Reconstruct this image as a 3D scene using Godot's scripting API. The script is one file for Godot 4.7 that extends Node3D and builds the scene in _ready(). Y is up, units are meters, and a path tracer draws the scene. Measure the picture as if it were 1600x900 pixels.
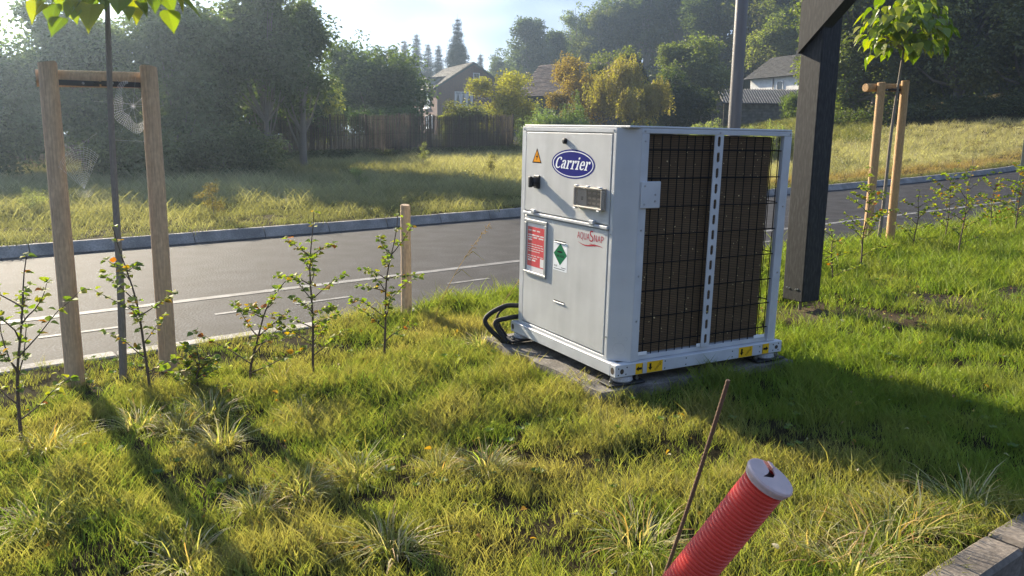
extends Node3D

# ------------------------------------------------------------------ mesh builder
class MB:
	var v := PackedVector3Array()
	var n := PackedVector3Array()
	var c := PackedColorArray()
	var col := Color.WHITE
	func tri(a: Vector3, b: Vector3, d: Vector3, na: Vector3, nb: Vector3, nd: Vector3) -> void:
		v.append(a); n.append(na)
		if (b - a).cross(d - a).dot(na + nb + nd) > 0.0:
			v.append(d); v.append(b); n.append(nd); n.append(nb)
		else:
			v.append(b); v.append(d); n.append(nb); n.append(nd)
		c.append(col); c.append(col); c.append(col)
	func tric(a: Vector3, b: Vector3, d: Vector3, nn: Vector3, ca: Color, cb: Color, cd: Color) -> void:
		v.append(a); c.append(ca); n.append(nn); n.append(nn); n.append(nn)
		if (b - a).cross(d - a).dot(nn) > 0.0:
			v.append(d); v.append(b); c.append(cd); c.append(cb)
		else:
			v.append(b); v.append(d); c.append(cb); c.append(cd)
	func quad(a: Vector3, b: Vector3, d: Vector3, e: Vector3, out: Vector3) -> void:
		var nn := (b - a).cross(e - a)
		if nn.length() < 1e-12:
			nn = (d - b).cross(e - b)
		nn = nn.normalized()
		if nn.dot(out) < 0.0:
			nn = -nn
		tri(a, b, d, nn, nn, nn)
		tri(a, d, e, nn, nn, nn)
	func box(at: Vector3, size: Vector3, ch := 0.0, basis := Basis()) -> void:
		var h := size * 0.5
		ch = minf(ch, minf(h.x, minf(h.y, h.z)) * 0.9)
		var p := func(x: float, y: float, z: float) -> Vector3: return at + basis * Vector3(x, y, z)
		for ax in 3:
			var i := (ax + 1) % 3
			var j := (ax + 2) % 3
			for sg in [-1.0, 1.0]:
				var q := []
				for w in [[-1, -1], [1, -1], [1, 1], [-1, 1]]:
					var t := Vector3()
					t[ax] = sg * h[ax]
					t[i] = w[0] * (h[i] - ch)
					t[j] = w[1] * (h[j] - ch)
					q.append(at + basis * t)
				var o := Vector3()
				o[ax] = sg
				quad(q[0], q[1], q[2], q[3], basis * o)
		if ch <= 0.0:
			return
		for ax in 3:
			var i := (ax + 1) % 3
			var j := (ax + 2) % 3
			for si in [-1.0, 1.0]:
				for sj in [-1.0, 1.0]:
					var q := []
					for w in [[-1, 0], [1, 0], [1, 1], [-1, 1]]:
						var t := Vector3()
						t[ax] = w[0] * (h[ax] - ch)
						t[i] = si * (h[i] - (ch if w[1] == 1 else 0.0))
						t[j] = sj * (h[j] - (0.0 if w[1] == 1 else ch))
						q.append(at + basis * t)
					var o := Vector3()
					o[i] = si
					o[j] = sj
					quad(q[0], q[1], q[2], q[3], basis * o)
		for sx in [-1.0, 1.0]:
			for sy in [-1.0, 1.0]:
				for sz in [-1.0, 1.0]:
					var a: Vector3 = p.call(sx * h.x, sy * (h.y - ch), sz * (h.z - ch))
					var b: Vector3 = p.call(sx * (h.x - ch), sy * h.y, sz * (h.z - ch))
					var d: Vector3 = p.call(sx * (h.x - ch), sy * (h.y - ch), sz * h.z)
					var o: Vector3 = (basis * Vector3(sx, sy, sz)).normalized()
					tri(a, b, d, o, o, o)
	func tube(pts: Array, radii: Array, sides := 6, cap := true) -> void:
		var k := pts.size()
		var t0: Vector3 = (pts[1] - pts[0]).normalized()
		var side := t0.cross(Vector3.UP if absf(t0.y) < 0.9 else Vector3.RIGHT).normalized()
		var rings := []
		var norms := []
		for i in k:
			var t: Vector3 = (pts[mini(i + 1, k - 1)] - pts[maxi(i - 1, 0)]).normalized()
			side = (side - t * side.dot(t)).normalized()
			var up := t.cross(side)
			var ring := []
			var nr := []
			for s in sides:
				var a := TAU * s / sides
				var dd: Vector3 = side * cos(a) + up * sin(a)
				nr.append(dd)
				ring.append(pts[i] + dd * radii[i])
			rings.append(ring)
			norms.append(nr)
		for i in k - 1:
			for s in sides:
				var s2 := (s + 1) % sides
				tri(rings[i][s], rings[i][s2], rings[i + 1][s2], norms[i][s], norms[i][s2], norms[i + 1][s2])
				tri(rings[i][s], rings[i + 1][s2], rings[i + 1][s], norms[i][s], norms[i + 1][s2], norms[i + 1][s])
		if cap:
			for e in [0, k - 1]:
				var o: Vector3 = (pts[0] - pts[1]).normalized() if e == 0 else (pts[k - 1] - pts[k - 2]).normalized()
				for s in sides:
					tri(pts[e], rings[e][s], rings[e][(s + 1) % sides], o, o, o)
	func lathe(prof: Array, sides: int, xf: Transform3D) -> void:  # prof: Vector2(radius, y)
		for i in prof.size() - 1:
			var a: Vector2 = prof[i]
			var b: Vector2 = prof[i + 1]
			var d := (b - a).normalized()
			var nn := Vector2(d.y, -d.x)
			for s in sides:
				var p0 := TAU * s / sides
				var p1 := TAU * (s + 1) / sides
				var r0 := Vector3(cos(p0), 0, sin(p0))
				var r1 := Vector3(cos(p1), 0, sin(p1))
				var n0: Vector3 = xf.basis * (r0 * nn.x + Vector3.UP * nn.y)
				var n1: Vector3 = xf.basis * (r1 * nn.x + Vector3.UP * nn.y)
				var A: Vector3 = xf * (r0 * a.x + Vector3.UP * a.y)
				var B: Vector3 = xf * (r1 * a.x + Vector3.UP * a.y)
				var C: Vector3 = xf * (r1 * b.x + Vector3.UP * b.y)
				var D: Vector3 = xf * (r0 * b.x + Vector3.UP * b.y)
				if a.x > 1e-6:
					tri(A, B, C, n0, n1, n1)
				if b.x > 1e-6:
					tri(A, C, D, n0, n1, n0)
	func prism(poly: PackedVector2Array, z0: float, z1: float, xf: Transform3D) -> void:
		var ix := Geometry2D.triangulate_polygon(poly)
		var o: Vector3 = xf.basis.z.normalized()
		for i in ix.size() / 3:
			var q := []
			for j in 3:
				var pt := poly[ix[i * 3 + j]]
				q.append(Vector3(pt.x, pt.y, 0))
			tri(xf * (q[0] + Vector3(0, 0, z1)), xf * (q[1] + Vector3(0, 0, z1)), xf * (q[2] + Vector3(0, 0, z1)), o, o, o)
			if z0 != z1:
				tri(xf * (q[0] + Vector3(0, 0, z0)), xf * (q[1] + Vector3(0, 0, z0)), xf * (q[2] + Vector3(0, 0, z0)), -o, -o, -o)
		if z0 == z1:
			return
		var cw := Geometry2D.is_polygon_clockwise(poly)
		for i in poly.size():
			var a := poly[i]
			var b := poly[(i + 1) % poly.size()]
			var e := (b - a).normalized()
			var nn := Vector2(e.y, -e.x) * (-1.0 if cw else 1.0)
			quad(xf * Vector3(a.x, a.y, z0), xf * Vector3(b.x, b.y, z0), xf * Vector3(b.x, b.y, z1), xf * Vector3(a.x, a.y, z1), xf.basis * Vector3(nn.x, nn.y, 0))
	func mesh() -> ArrayMesh:
		var arr := []
		arr.resize(Mesh.ARRAY_MAX)
		arr[Mesh.ARRAY_VERTEX] = v
		arr[Mesh.ARRAY_NORMAL] = n
		arr[Mesh.ARRAY_COLOR] = c
		var m := ArrayMesh.new()
		m.add_surface_from_arrays(Mesh.PRIMITIVE_TRIANGLES, arr)
		return m

# ------------------------------------------------------------------ naming helpers
var taken := {}
var M := {}
var rng := RandomNumberGenerator.new()

func numbered(called: String) -> String:
	var k: int = taken.get(called, 0)
	taken[called] = k + 1
	return called if k == 0 else "%s_%03d" % [called, k]

func tag(o: Node, label: String, category: String, group := "", kind := "") -> Node:
	if label: o.set_meta("label", label)
	if category: o.set_meta("category", category)
	if group: o.set_meta("group", group)
	if kind: o.set_meta("kind", kind)
	return o

func thing(called: String, label: String, category: String, at := Vector3.ZERO, turn := 0.0, group := "") -> Node3D:
	var o := Node3D.new()
	o.name = numbered(called)
	add_child(o, true)
	o.position = at
	o.rotation.y = turn
	tag(o, label, category, group)
	return o

func obj(called: String, what, mat: Material, parent: Node = null) -> MeshInstance3D:
	var o := MeshInstance3D.new()
	o.mesh = what.mesh() if what is MB else what
	o.material_override = mat
	if parent == null:
		o.name = numbered(called)
		add_child(o, true)
	else:
		o.name = called
		parent.add_child(o, true)
	return o

func scatter(called: String, m: Mesh, mat: Material, xf: Array, cols: Array, parent: Node = null) -> MultiMeshInstance3D:
	var mm := MultiMesh.new()
	mm.transform_format = MultiMesh.TRANSFORM_3D
	mm.use_colors = true
	mm.mesh = m
	mm.instance_count = xf.size()
	for i in xf.size():
		mm.set_instance_transform(i, xf[i])
		mm.set_instance_color(i, cols[i])
	var o := MultiMeshInstance3D.new()
	o.multimesh = mm
	o.material_override = mat
	o.set_meta("kind", "stuff")
	if parent == null:
		o.name = numbered(called)
		add_child(o, true)
	else:
		o.name = called
		parent.add_child(o, true)
	return o

# ------------------------------------------------------------------ materials
func lin(r: float, g: float, b: float) -> Color:
	return Color(r, g, b).linear_to_srgb()

func noise_tex(freq: float, oct: int, lo: float, hi: float, seed_: int, size := 512, kind := FastNoiseLite.TYPE_SIMPLEX_SMOOTH, cells := false) -> NoiseTexture2D:
	var f := FastNoiseLite.new()
	f.noise_type = kind
	f.frequency = freq
	f.fractal_octaves = oct
	f.seed = seed_
	if cells:
		f.cellular_return_type = FastNoiseLite.RETURN_CELL_VALUE
	var t := NoiseTexture2D.new()
	t.width = size
	t.height = size
	t.seamless = true
	t.noise = f
	var g := Gradient.new()
	g.colors = PackedColorArray([Color(lo, lo, lo), Color(hi, hi, hi)])
	t.color_ramp = g
	return t

var TX := {}
func mat(color: Color, rough := 0.8, opt := {}) -> StandardMaterial3D:
	var m := StandardMaterial3D.new()
	m.albedo_color = color
	m.roughness = rough
	m.vertex_color_use_as_albedo = true
	m.metallic_specular = opt.get("spec", 0.5)
	if opt.has("metal"): m.metallic = opt.metal
	if opt.has("tex"):
		m.albedo_texture = TX[opt.tex]
		m.uv1_triplanar = true
		m.uv1_world_triplanar = opt.get("world", false)
		m.uv1_scale = opt.get("scale", Vector3.ONE)
	if opt.has("bump"):
		m.heightmap_enabled = true
		m.heightmap_texture = TX[opt.bump]
		m.heightmap_scale = opt.get("bump_cm", 0.5)
		m.uv1_triplanar = true
		m.uv1_world_triplanar = opt.get("world", false)
		m.uv1_scale = opt.get("scale", Vector3.ONE)
	if opt.has("detail"):
		m.detail_enabled = true
		m.detail_blend_mode = BaseMaterial3D.BLEND_MODE_MUL
		m.detail_albedo = TX[opt.detail]
		m.detail_uv_layer = BaseMaterial3D.DETAIL_UV_2
		m.uv2_triplanar = true
		m.uv2_world_triplanar = opt.get("world", false)
		m.uv2_scale = opt.get("scale2", Vector3.ONE * 0.2)
	if opt.has("back"):
		m.backlight_enabled = true
		m.backlight = opt.back
	if opt.has("coat"):
		m.clearcoat_enabled = true
		m.clearcoat = opt.coat
		m.clearcoat_roughness = 0.15
	return m

func make_materials() -> void:
	TX.fine = noise_tex(0.06, 4, 0.62, 1.0, 3)
	TX.broad = noise_tex(0.012, 5, 0.55, 1.0, 4)
	TX.soft = noise_tex(0.01, 4, 0.9, 1.0, 5)
	TX.speck = noise_tex(0.25, 2, 0.35, 1.0, 6)
	TX.grain = noise_tex(0.02, 5, 0.76, 1.0, 7)
	TX.cells = noise_tex(0.08, 1, 0.6, 1.0, 8, 512, FastNoiseLite.TYPE_CELLULAR, true)
	TX.streak = noise_tex(0.012, 4, 0.93, 1.0, 29)
	TX.wear = noise_tex(0.03, 5, 0.1, 1.0, 23)
	TX.knots = noise_tex(0.035, 3, 0.84, 1.0, 19)
	M.ground = mat(Color.WHITE, 1.0, {"tex": "speck", "world": true, "scale": Vector3.ONE * 0.6, "detail": "broad", "scale2": Vector3.ONE * 0.17, "spec": 0.1})
	M.asphalt = mat(lin(0.082, 0.082, 0.092), 0.84, {"tex": "speck", "world": true, "scale": Vector3.ONE * 0.3, "detail": "broad", "scale2": Vector3.ONE * 0.3, "bump": "speck", "bump_cm": 0.5, "spec": 0.3})
	M.path = mat(lin(0.16, 0.155, 0.145), 0.95, {"tex": "speck", "world": true, "scale": Vector3.ONE * 1.1, "bump": "speck", "bump_cm": 0.6})
	M.paint = mat(lin(0.5, 0.5, 0.485), 0.8, {"tex": "speck", "world": true, "scale": Vector3.ONE * 1.5, "detail": "broad", "scale2": Vector3.ONE * 0.7})
	M.kerb = mat(lin(0.62, 0.575, 0.51), 0.9, {"tex": "fine", "world": true, "scale": Vector3.ONE * 1.4, "detail": "broad", "scale2": Vector3.ONE * 0.5, "bump": "fine", "bump_cm": 0.3})
	M.concrete = mat(lin(0.36, 0.32, 0.27), 0.95, {"tex": "fine", "scale": Vector3.ONE * 1.8, "detail": "broad", "scale2": Vector3.ONE * 0.9, "bump": "fine", "bump_cm": 0.8})
	M.panel = mat(lin(0.56, 0.56, 0.54), 0.48, {"tex": "soft", "scale": Vector3.ONE * 0.5, "detail": "streak", "scale2": Vector3(1.2, 0.12, 1.2), "spec": 0.45})
	M.frame = mat(lin(0.52, 0.53, 0.53), 0.45, {"tex": "soft", "scale": Vector3.ONE * 0.8, "spec": 0.45})
	M.coil = mat(lin(0.17, 0.105, 0.05), 0.7, {"tex": "soft", "scale": Vector3.ONE * 1.0, "spec": 0.4})
	M.fin = mat(lin(0.05, 0.035, 0.02), 0.8)
	M.wire = mat(lin(0.005, 0.005, 0.006), 0.6, {"spec": 0.2})
	M.black = mat(lin(0.012, 0.012, 0.013), 0.5)
	M.rubber = mat(lin(0.014, 0.014, 0.015), 0.75, {"tex": "fine", "scale": Vector3.ONE * 3.0})
	M.metal = mat(lin(0.55, 0.55, 0.54), 0.35, {"metal": 0.9, "tex": "fine", "scale": Vector3.ONE * 3.0})
	M.damper = mat(lin(0.6, 0.6, 0.6), 0.5, {"tex": "fine", "scale": Vector3.ONE * 4.0})
	M.print = mat(Color.WHITE, 0.85, {"spec": 0.15})
	M.clear = mat(Color(0.92, 0.9, 0.86, 0.04), 0.03, {"spec": 0.12})
	M.clear.transparency = BaseMaterial3D.TRANSPARENCY_ALPHA
	M.bezel = mat(lin(0.52, 0.46, 0.37), 0.4, {"tex": "fine", "scale": Vector3.ONE * 5.0})
	M.stake = mat(lin(0.74, 0.51, 0.30), 0.85, {"tex": "grain", "scale": Vector3(9, 0.5, 9), "detail": "knots", "scale2": Vector3(3, 1.2, 3), "bump": "grain", "bump_cm": 0.35})
	M.stake_orange = mat(lin(0.66, 0.40, 0.18), 0.85, {"tex": "grain", "scale": Vector3(9, 0.5, 9), "detail": "knots", "scale2": Vector3(3, 1.2, 3), "bump": "grain", "bump_cm": 0.35})
	M.bark = mat(lin(0.27, 0.23, 0.185), 0.9, {"tex": "grain", "scale": Vector3(12, 2, 12), "bump": "grain", "bump_cm": 0.3})
	M.twig = mat(lin(0.15, 0.105, 0.075), 0.85, {"tex": "fine", "scale": Vector3(8, 3, 8)})
	M.timber = mat(lin(0.05, 0.048, 0.045), 0.72, {"tex": "grain", "scale": Vector3(6, 0.22, 6), "detail": "wear", "scale2": Vector3(3.0, 0.7, 3.0), "bump": "grain", "bump_cm": 0.12})
	M.steel = mat(lin(0.19, 0.175, 0.165), 0.42, {"metal": 0.55, "tex": "soft", "scale": Vector3(3, 0.5, 3)})
	M.greenpost = mat(lin(0.035, 0.06, 0.055), 0.5, {"tex": "fine", "scale": Vector3.ONE * 2.0})
	M.strap = mat(lin(0.02, 0.02, 0.022), 0.6)
	M.silk = mat(lin(0.85, 0.85, 0.85), 0.4, {"back": Color(0.9, 0.9, 0.9)})
	M.pipe = mat(lin(0.68, 0.058, 0.034), 0.38, {"tex": "soft", "scale": Vector3.ONE * 2.0, "spec": 0.5})
	M.cap = mat(lin(0.74, 0.58, 0.52), 0.35, {"tex": "soft", "scale": Vector3.ONE * 4.0, "back": Color(0.8, 0.6, 0.58)})
	M.rust = mat(lin(0.30, 0.17, 0.10), 0.9, {"tex": "speck", "scale": Vector3.ONE * 8.0})
	M.reed = mat(Color.WHITE, 0.9, {"tex": "grain", "world": true, "scale": Vector3(3, 0.7, 3), "back": Color(0.25, 0.2, 0.12)})
	M.wall = mat(Color.WHITE, 0.9, {"tex": "fine", "scale": Vector3.ONE * 1.2, "detail": "broad", "scale2": Vector3.ONE * 0.3})
	M.brick = mat(lin(0.26, 0.095, 0.06), 0.9, {"tex": "cells", "scale": Vector3(0.7, 2.2, 0.7), "detail": "fine", "scale2": Vector3.ONE * 0.2})
	M.roof = mat(Color.WHITE, 0.8, {"tex": "fine", "scale": Vector3.ONE * 0.9, "detail": "broad", "scale2": Vector3.ONE * 0.3})
	M.render = mat(Color.WHITE, 0.9, {"tex": "soft", "scale": Vector3.ONE * 0.3})
	M.glass = mat(lin(0.03, 0.04, 0.05), 0.06, {"spec": 0.8})
	M.white = mat(lin(0.72, 0.72, 0.70), 0.5)
	M.grass = mat(Color.WHITE, 0.6, {"back": Color(0.98, 1.0, 0.66), "spec": 0.25})
	M.leaf = mat(Color.WHITE, 0.6, {"back": Color(0.85, 0.95, 0.4), "spec": 0.25})
	M.bigleaf = mat(Color.WHITE, 0.42, {"back": Color(0.92, 1.0, 0.30), "spec": 0.45, "tex": "soft", "scale": Vector3.ONE * 4.0})
	M.needle = mat(Color.WHITE, 0.7, {"back": Color(0.35, 0.45, 0.2), "spec": 0.2})

# ------------------------------------------------------------------ terrain
const RD := Vector2(0.813, -0.582)   # along the road (x, z)
const RN := Vector2(-0.582, -0.813)  # across it, away from the lawn
var bumps := FastNoiseLite.new()
var patches := FastNoiseLite.new()

func sn(x: float, z: float) -> Vector2:
	return Vector2(RD.x * x + RD.y * z, RN.x * x + RN.y * z)

func xz(s: float, n: float) -> Vector2:
	return RD * s + RN * n

func base_h(x: float, z: float) -> float:
	var s := RD.x * x + RD.y * z
	return 0.023 * clampf(s - 0.5, -40.0, 42.0) + 36.0 * exp(-pow((x - 85.0) / 55.0, 2) - pow((z + 125.0) / 32.0, 2)) + 4.0 * exp(-pow((x - 36.0) / 18.0, 2) - pow((z + 50.0) / 18.0, 2))

func gh(x: float, z: float) -> float:
	var n := RN.x * x + RN.y * z
	var h := base_h(x, z)
	if n < 1.08:
		return h - 0.13
	if n < 5.6:
		var e := smoothstep(1.08, 1.5, n) * (1.0 - smoothstep(5.2, 5.6, n))
		return h - 0.03 + 0.03 * (1.0 - e) * 0.5 + bumps.get_noise_2d(x * 100.0, z * 100.0) * 0.035 * e
	if n < 11.77:
		return h - 0.10
	return h + 0.02 + 0.015 * clampf(n - 12.0, 0.0, 40.0) + bumps.get_noise_2d(x * 40.0, z * 40.0) * 0.10 * smoothstep(12.0, 13.5, n)

func on(x: float, z: float) -> Vector3:
	return Vector3(x, gh(x, z), z)

func polar(az: float, d: float) -> Vector3:
	var a := deg_to_rad(az)
	return on(d * sin(a), -d * cos(a))

func lines(parts: Array) -> Array:
	var out := []
	for p in parts:
		var x: float = p[0]
		while x < p[1] - 1e-4:
			out.append(x)
			x += p[2]
	out.append(parts[-1][1])
	return out

func build_ground() -> void:
	var S := lines([[-900, -100, 100], [-100, -20, 8], [-20, -6, 1.5], [-6, 15, 0.16], [15, 40, 1.0], [40, 160, 5], [160, 900, 74]])
	var N := lines([[-500, -20, 60], [-20, 1.07, 3.0], [1.07, 1.09, 0.02], [1.09, 5.58, 0.15], [5.58, 5.62, 0.04], [5.62, 11.76, 1.5], [11.76, 11.78, 0.02], [11.78, 18, 0.4], [18, 40, 1.5], [40, 170, 6], [170, 1200, 80]])
	var w := N.size()
	var v := PackedVector3Array()
	var nr := PackedVector3Array()
	var cc := PackedColorArray()
	var ix := PackedInt32Array()
	for s in S:
		for n in N:
			var p := xz(s, n)
			var y := gh(p.x, p.y)
			if n < 1.08 or (n > 5.6 and n < 11.77):
				y -= 0.12
			v.append(Vector3(p.x, y, p.y))
			var e := 0.1
			var nn := Vector3(gh(p.x - e, p.y) - gh(p.x + e, p.y), 2 * e, gh(p.x, p.y - e) - gh(p.x, p.y + e))
			if absf(n - 1.08) < 0.3 or absf(n - 5.6) < 0.3 or absf(n - 11.77) < 0.3:
				nn = Vector3.UP
			nr.append(nn.normalized())
			var k := patches.get_noise_2d(p.x * 30.0, p.y * 30.0) * 0.5 + 0.5
			var c := Color(0.085, 0.075, 0.035).lerp(Color(0.12, 0.095, 0.055), k)
			for bs in [[2.45, -6.3, 0.5], [2.36, -6.2, 0.45], [3.6, -6.6, 0.55], [4.6, -6.9, 0.7], [2.9, -6.15, 0.4]]:
				c = c.lerp(Color(0.34, 0.26, 0.17), clampf(1.4 - 1.4 * p.distance_to(Vector2(bs[0], bs[1])) / bs[2], 0.0, 1.0))
			if n > 11.6:
				c = Color(0.16, 0.14, 0.06).lerp(Color(0.22, 0.17, 0.085), k)
				var far := smoothstep(44.0, 60.0, n + 0.25 * s)
				c = c.lerp(Color(0.045, 0.055, 0.022), far)
			cc.append(c)
	for i in S.size() - 1:
		for j in w - 1:
			var a := i * w + j
			ix.append_array(PackedInt32Array([a, a + 1, a + w + 1, a, a + w + 1, a + w]))
	# winding: clockwise seen from above
	var t0 := (v[ix[1]] - v[ix[0]]).cross(v[ix[2]] - v[ix[0]])
	if t0.y > 0.0:
		for i in ix.size() / 3:
			var q := ix[i * 3 + 1]
			ix[i * 3 + 1] = ix[i * 3 + 2]
			ix[i * 3 + 2] = q
	var arr := []
	arr.resize(Mesh.ARRAY_MAX)
	arr[Mesh.ARRAY_VERTEX] = v
	arr[Mesh.ARRAY_NORMAL] = nr
	arr[Mesh.ARRAY_COLOR] = cc
	arr[Mesh.ARRAY_INDEX] = ix
	var m := ArrayMesh.new()
	m.add_surface_from_arrays(Mesh.PRIMITIVE_TRIANGLES, arr)
	tag(obj("ground", m, M.ground), "", "", "", "structure")

func strip(called: String, s0: float, s1: float, step: float, n0: float, n1: float, dy: float, m: Material, parent: Node = null) -> MeshInstance3D:
	var b := MB.new()
	var s := s0
	while s < s1 - 1e-3:
		var e := minf(s + step, s1)
		var q := []
		for w in [[s, n0], [e, n0], [e, n1], [s, n1]]:
			var p := xz(w[0], w[1])
			q.append(Vector3(p.x, base_h(p.x, p.y) + dy, p.y))
		b.quad(q[0], q[1], q[2], q[3], Vector3.UP)
		s = e
	return obj(called, b, m, parent)

func build_road() -> void:
	tag(strip("road", -120, 140, 2.0, 5.70, 11.66, -0.10, M.asphalt), "", "", "", "structure")
	tag(strip("path", -40, 60, 2.0, -6.0, 1.0, -0.13, M.path), "", "", "", "structure")
	var rm := Node3D.new()
	rm.name = "road_marking"
	add_child(rm)
	tag(rm, "", "", "", "structure")
	strip("edge_line", -60, 90, 2.0, 7.52, 7.64, -0.096, M.paint, rm)
	for d in [[0.5, 1.08], [1.8, 2.2], [2.5, 3.05], [4.1, 4.6], [9.0, 9.5]]:
		strip("dash", d[0], d[1], 0.5, 6.81, 6.87, -0.096, M.paint, rm)
	# kerbs: one block after another
	for k in [["kerb", 5.57, 0.15, -0.005, -6.0, 24.0, 0.22], ["kerb", 11.65, 0.15, 0.04, -13.0, 44.0, 0.26], ["kerb", 1.0, 0.13, 0.035, -3.0, 9.0, 0.24]]:
		var kb := Node3D.new()
		kb.name = numbered("kerb")
		add_child(kb)
		tag(kb, "", "", "", "structure")
		var shapes := []
		for i in 3:
			var b := MB.new()
			b.col = (Color(1, 1, 1) if k[1] > 2.0 else Color(0.62, 0.55, 0.47)) * [1.0, 0.88, 0.94][i]
			if k[1] > 9.0:   # the far kerb has a sloping road side
				var h: float = k[6] * 0.5
				b.prism(PackedVector2Array([Vector2(-0.075, -h), Vector2(0.085, -h), Vector2(0.09, h - 0.13), Vector2(0.015, h - 0.012), Vector2(0.0, h), Vector2(-0.075, h)]), -0.494, 0.494, Transform3D(Basis(Vector3(0, 0, -1), Vector3.UP, Vector3(1, 0, 0)) * Basis.from_scale(Vector3(-1, 1, 1)), Vector3.ZERO))
			else:
				b.box(Vector3.ZERO, Vector3(0.988, k[6], k[2]), 0.014)
			shapes.append(b.mesh())
		var s: float = k[4] + 0.35
		while s < k[5]:
			var p := xz(s, k[1] + k[2] * 0.5)
			var p2 := xz(s + 1.0, k[1] + k[2] * 0.5)
			var h := base_h(p.x, p.y)
			var o := obj("kerb_stone", shapes[rng.randi() % 3], M.kerb, kb)
			o.position = Vector3(p.x, h + k[3] - k[6] * 0.5 + rng.randf_range(-0.004, 0.004), p.y)
			o.rotation = Vector3(0, atan2(-RD.y, RD.x) + rng.randf_range(-0.006, 0.006), atan2(base_h(p2.x, p2.y) - h, 1.0))
			s += 1.0

# ------------------------------------------------------------------ plates with slots, text
func text_into(b: MB, s: String, font: String, h: float, xf: Transform3D, slant := 0.0, bold := 400, wide := 1.0) -> void:
	var t := TextMesh.new()
	var f := SystemFont.new()
	f.font_names = PackedStringArray([font])
	f.font_weight = bold
	t.font = f
	t.text = s
	t.font_size = 64
	t.pixel_size = 0.01
	t.depth = 0.0
	t.curve_step = 1.5
	var arr := t.get_mesh_arrays()
	if arr.is_empty() or arr[Mesh.ARRAY_VERTEX] == null:
		return
	var vs: PackedVector3Array = arr[Mesh.ARRAY_VERTEX]
	var ix: PackedInt32Array = arr[Mesh.ARRAY_INDEX] if arr[Mesh.ARRAY_INDEX] != null else PackedInt32Array(range(vs.size()))
	var sc := h / 0.46   # cap height of a 64 px face is about 0.46
	var o := xf.basis.z.normalized()
	for i in ix.size() / 3:
		var q := []
		for j in 3:
			var p := vs[ix[i * 3 + j]] * sc
			q.append(xf * Vector3(p.x * wide + p.y * slant, p.y, 0.0))
		b.tri(q[0], q[1], q[2], o, o, o)

func ellipse(rx: float, ry: float, k := 48) -> PackedVector2Array:
	var p := PackedVector2Array()
	for i in k:
		p.append(Vector2(cos(TAU * i / k) * rx, sin(TAU * i / k) * ry))
	return p

func rect(w: float, h: float) -> PackedVector2Array:
	return PackedVector2Array([Vector2(-w / 2, -h / 2), Vector2(w / 2, -h / 2), Vector2(w / 2, h / 2), Vector2(-w / 2, h / 2)])

func slotted_bar(b: MB, x0: float, x1: float, y0: float, y1: float, z0: float, z1: float, slots: Array, sw: float, sh: float) -> void:
	# a flat bar with real capsule openings, in cells of one slot each
	var cx := (x0 + x1) * 0.5
	var ys := [y0]
	for i in slots.size() - 1:
		ys.append((slots[i] + slots[i + 1]) * 0.5)
	ys.append(y1)
	for i in slots.size():
		var cy: float = slots[i]
		var lo: float = ys[i]
		var hi: float = ys[i + 1]
		var inner := []
		var outer := []
		var r := sw * 0.5
		for k in 24:
			var a := TAU * k / 24.0 + 0.13
			var p := Vector2(cos(a) * r, sin(a) * r + signf(sin(a)) * (sh * 0.5 - r))
			inner.append(Vector2(cx + p.x, cy + p.y))
			var d := Vector2(cos(a), sin(a))
			var hx := (x1 - x0) * 0.5
			var tx := hx / maxf(absf(d.x), 1e-5)
			var ty := ((hi - cy) if d.y > 0.0 else (cy - lo)) / maxf(absf(d.y), 1e-5)
			var tt := minf(tx, ty)
			outer.append(Vector2(cx, cy) + d * tt)
		var corners := [Vector2(x1, hi), Vector2(x0, hi), Vector2(x0, lo), Vector2(x1, lo)]
		for cpt in corners:  # snap the nearest ray to each corner
			var best := 0
			for k in 24:
				if outer[k].distance_to(cpt) < outer[best].distance_to(cpt):
					best = k
			outer[best] = cpt
		for k in 24:
			var k2 := (k + 1) % 24
			for zz in [[z1, Vector3(0, 0, 1)], [z0, Vector3(0, 0, -1)]]:
				var z: float = zz[0]
				b.quad(Vector3(inner[k].x, inner[k].y, z), Vector3(inner[k2].x, inner[k2].y, z), Vector3(outer[k2].x, outer[k2].y, z), Vector3(outer[k].x, outer[k].y, z), zz[1])
			var mid: Vector2 = (inner[k] + inner[k2]) * 0.5
			b.quad(Vector3(inner[k].x, inner[k].y, z0), Vector3(inner[k2].x, inner[k2].y, z0), Vector3(inner[k2].x, inner[k2].y, z1), Vector3(inner[k].x, inner[k].y, z1), Vector3(cx - mid.x, cy - mid.y, 0))
	var hh := y1 - y0
	for sx in [x0, x1]:
		b.quad(Vector3(sx, y0, z0), Vector3(sx, y1, z0), Vector3(sx, y1, z1), Vector3(sx, y0, z1), Vector3(sx - cx, 0, 0))
	if hh > 0.0:
		b.quad(Vector3(x0, y1, z0), Vector3(x1, y1, z0), Vector3(x1, y1, z1), Vector3(x0, y1, z1), Vector3.UP)

# ------------------------------------------------------------------ the heat pump
const YAW := 0.5153
const UC := Vector3(0.5668, 0.1461, -4.1755)

func bx(x0: float, x1: float, y0: float, y1: float, z0: float, z1: float, ch := 0.002) -> MB:
	var b := MB.new()
	b.box(Vector3(x0 + x1, y0 + y1, z0 + z1) * 0.5, Vector3(absf(x1 - x0), absf(y1 - y0), absf(z1 - z0)), ch)
	return b

func on_panel(d: float, y: float, out := 0.0005) -> Transform3D:   # d metres from the front corner along the panel face
	return Transform3D(Basis(Vector3(0, 0, 1), Vector3.UP, Vector3(-1, 0, 0)), Vector3(0.018 - out, y, -d))

func on_coil(x: float, y: float, z := 0.0005) -> Transform3D:
	return Transform3D(Basis(), Vector3(x, y, z))

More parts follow.
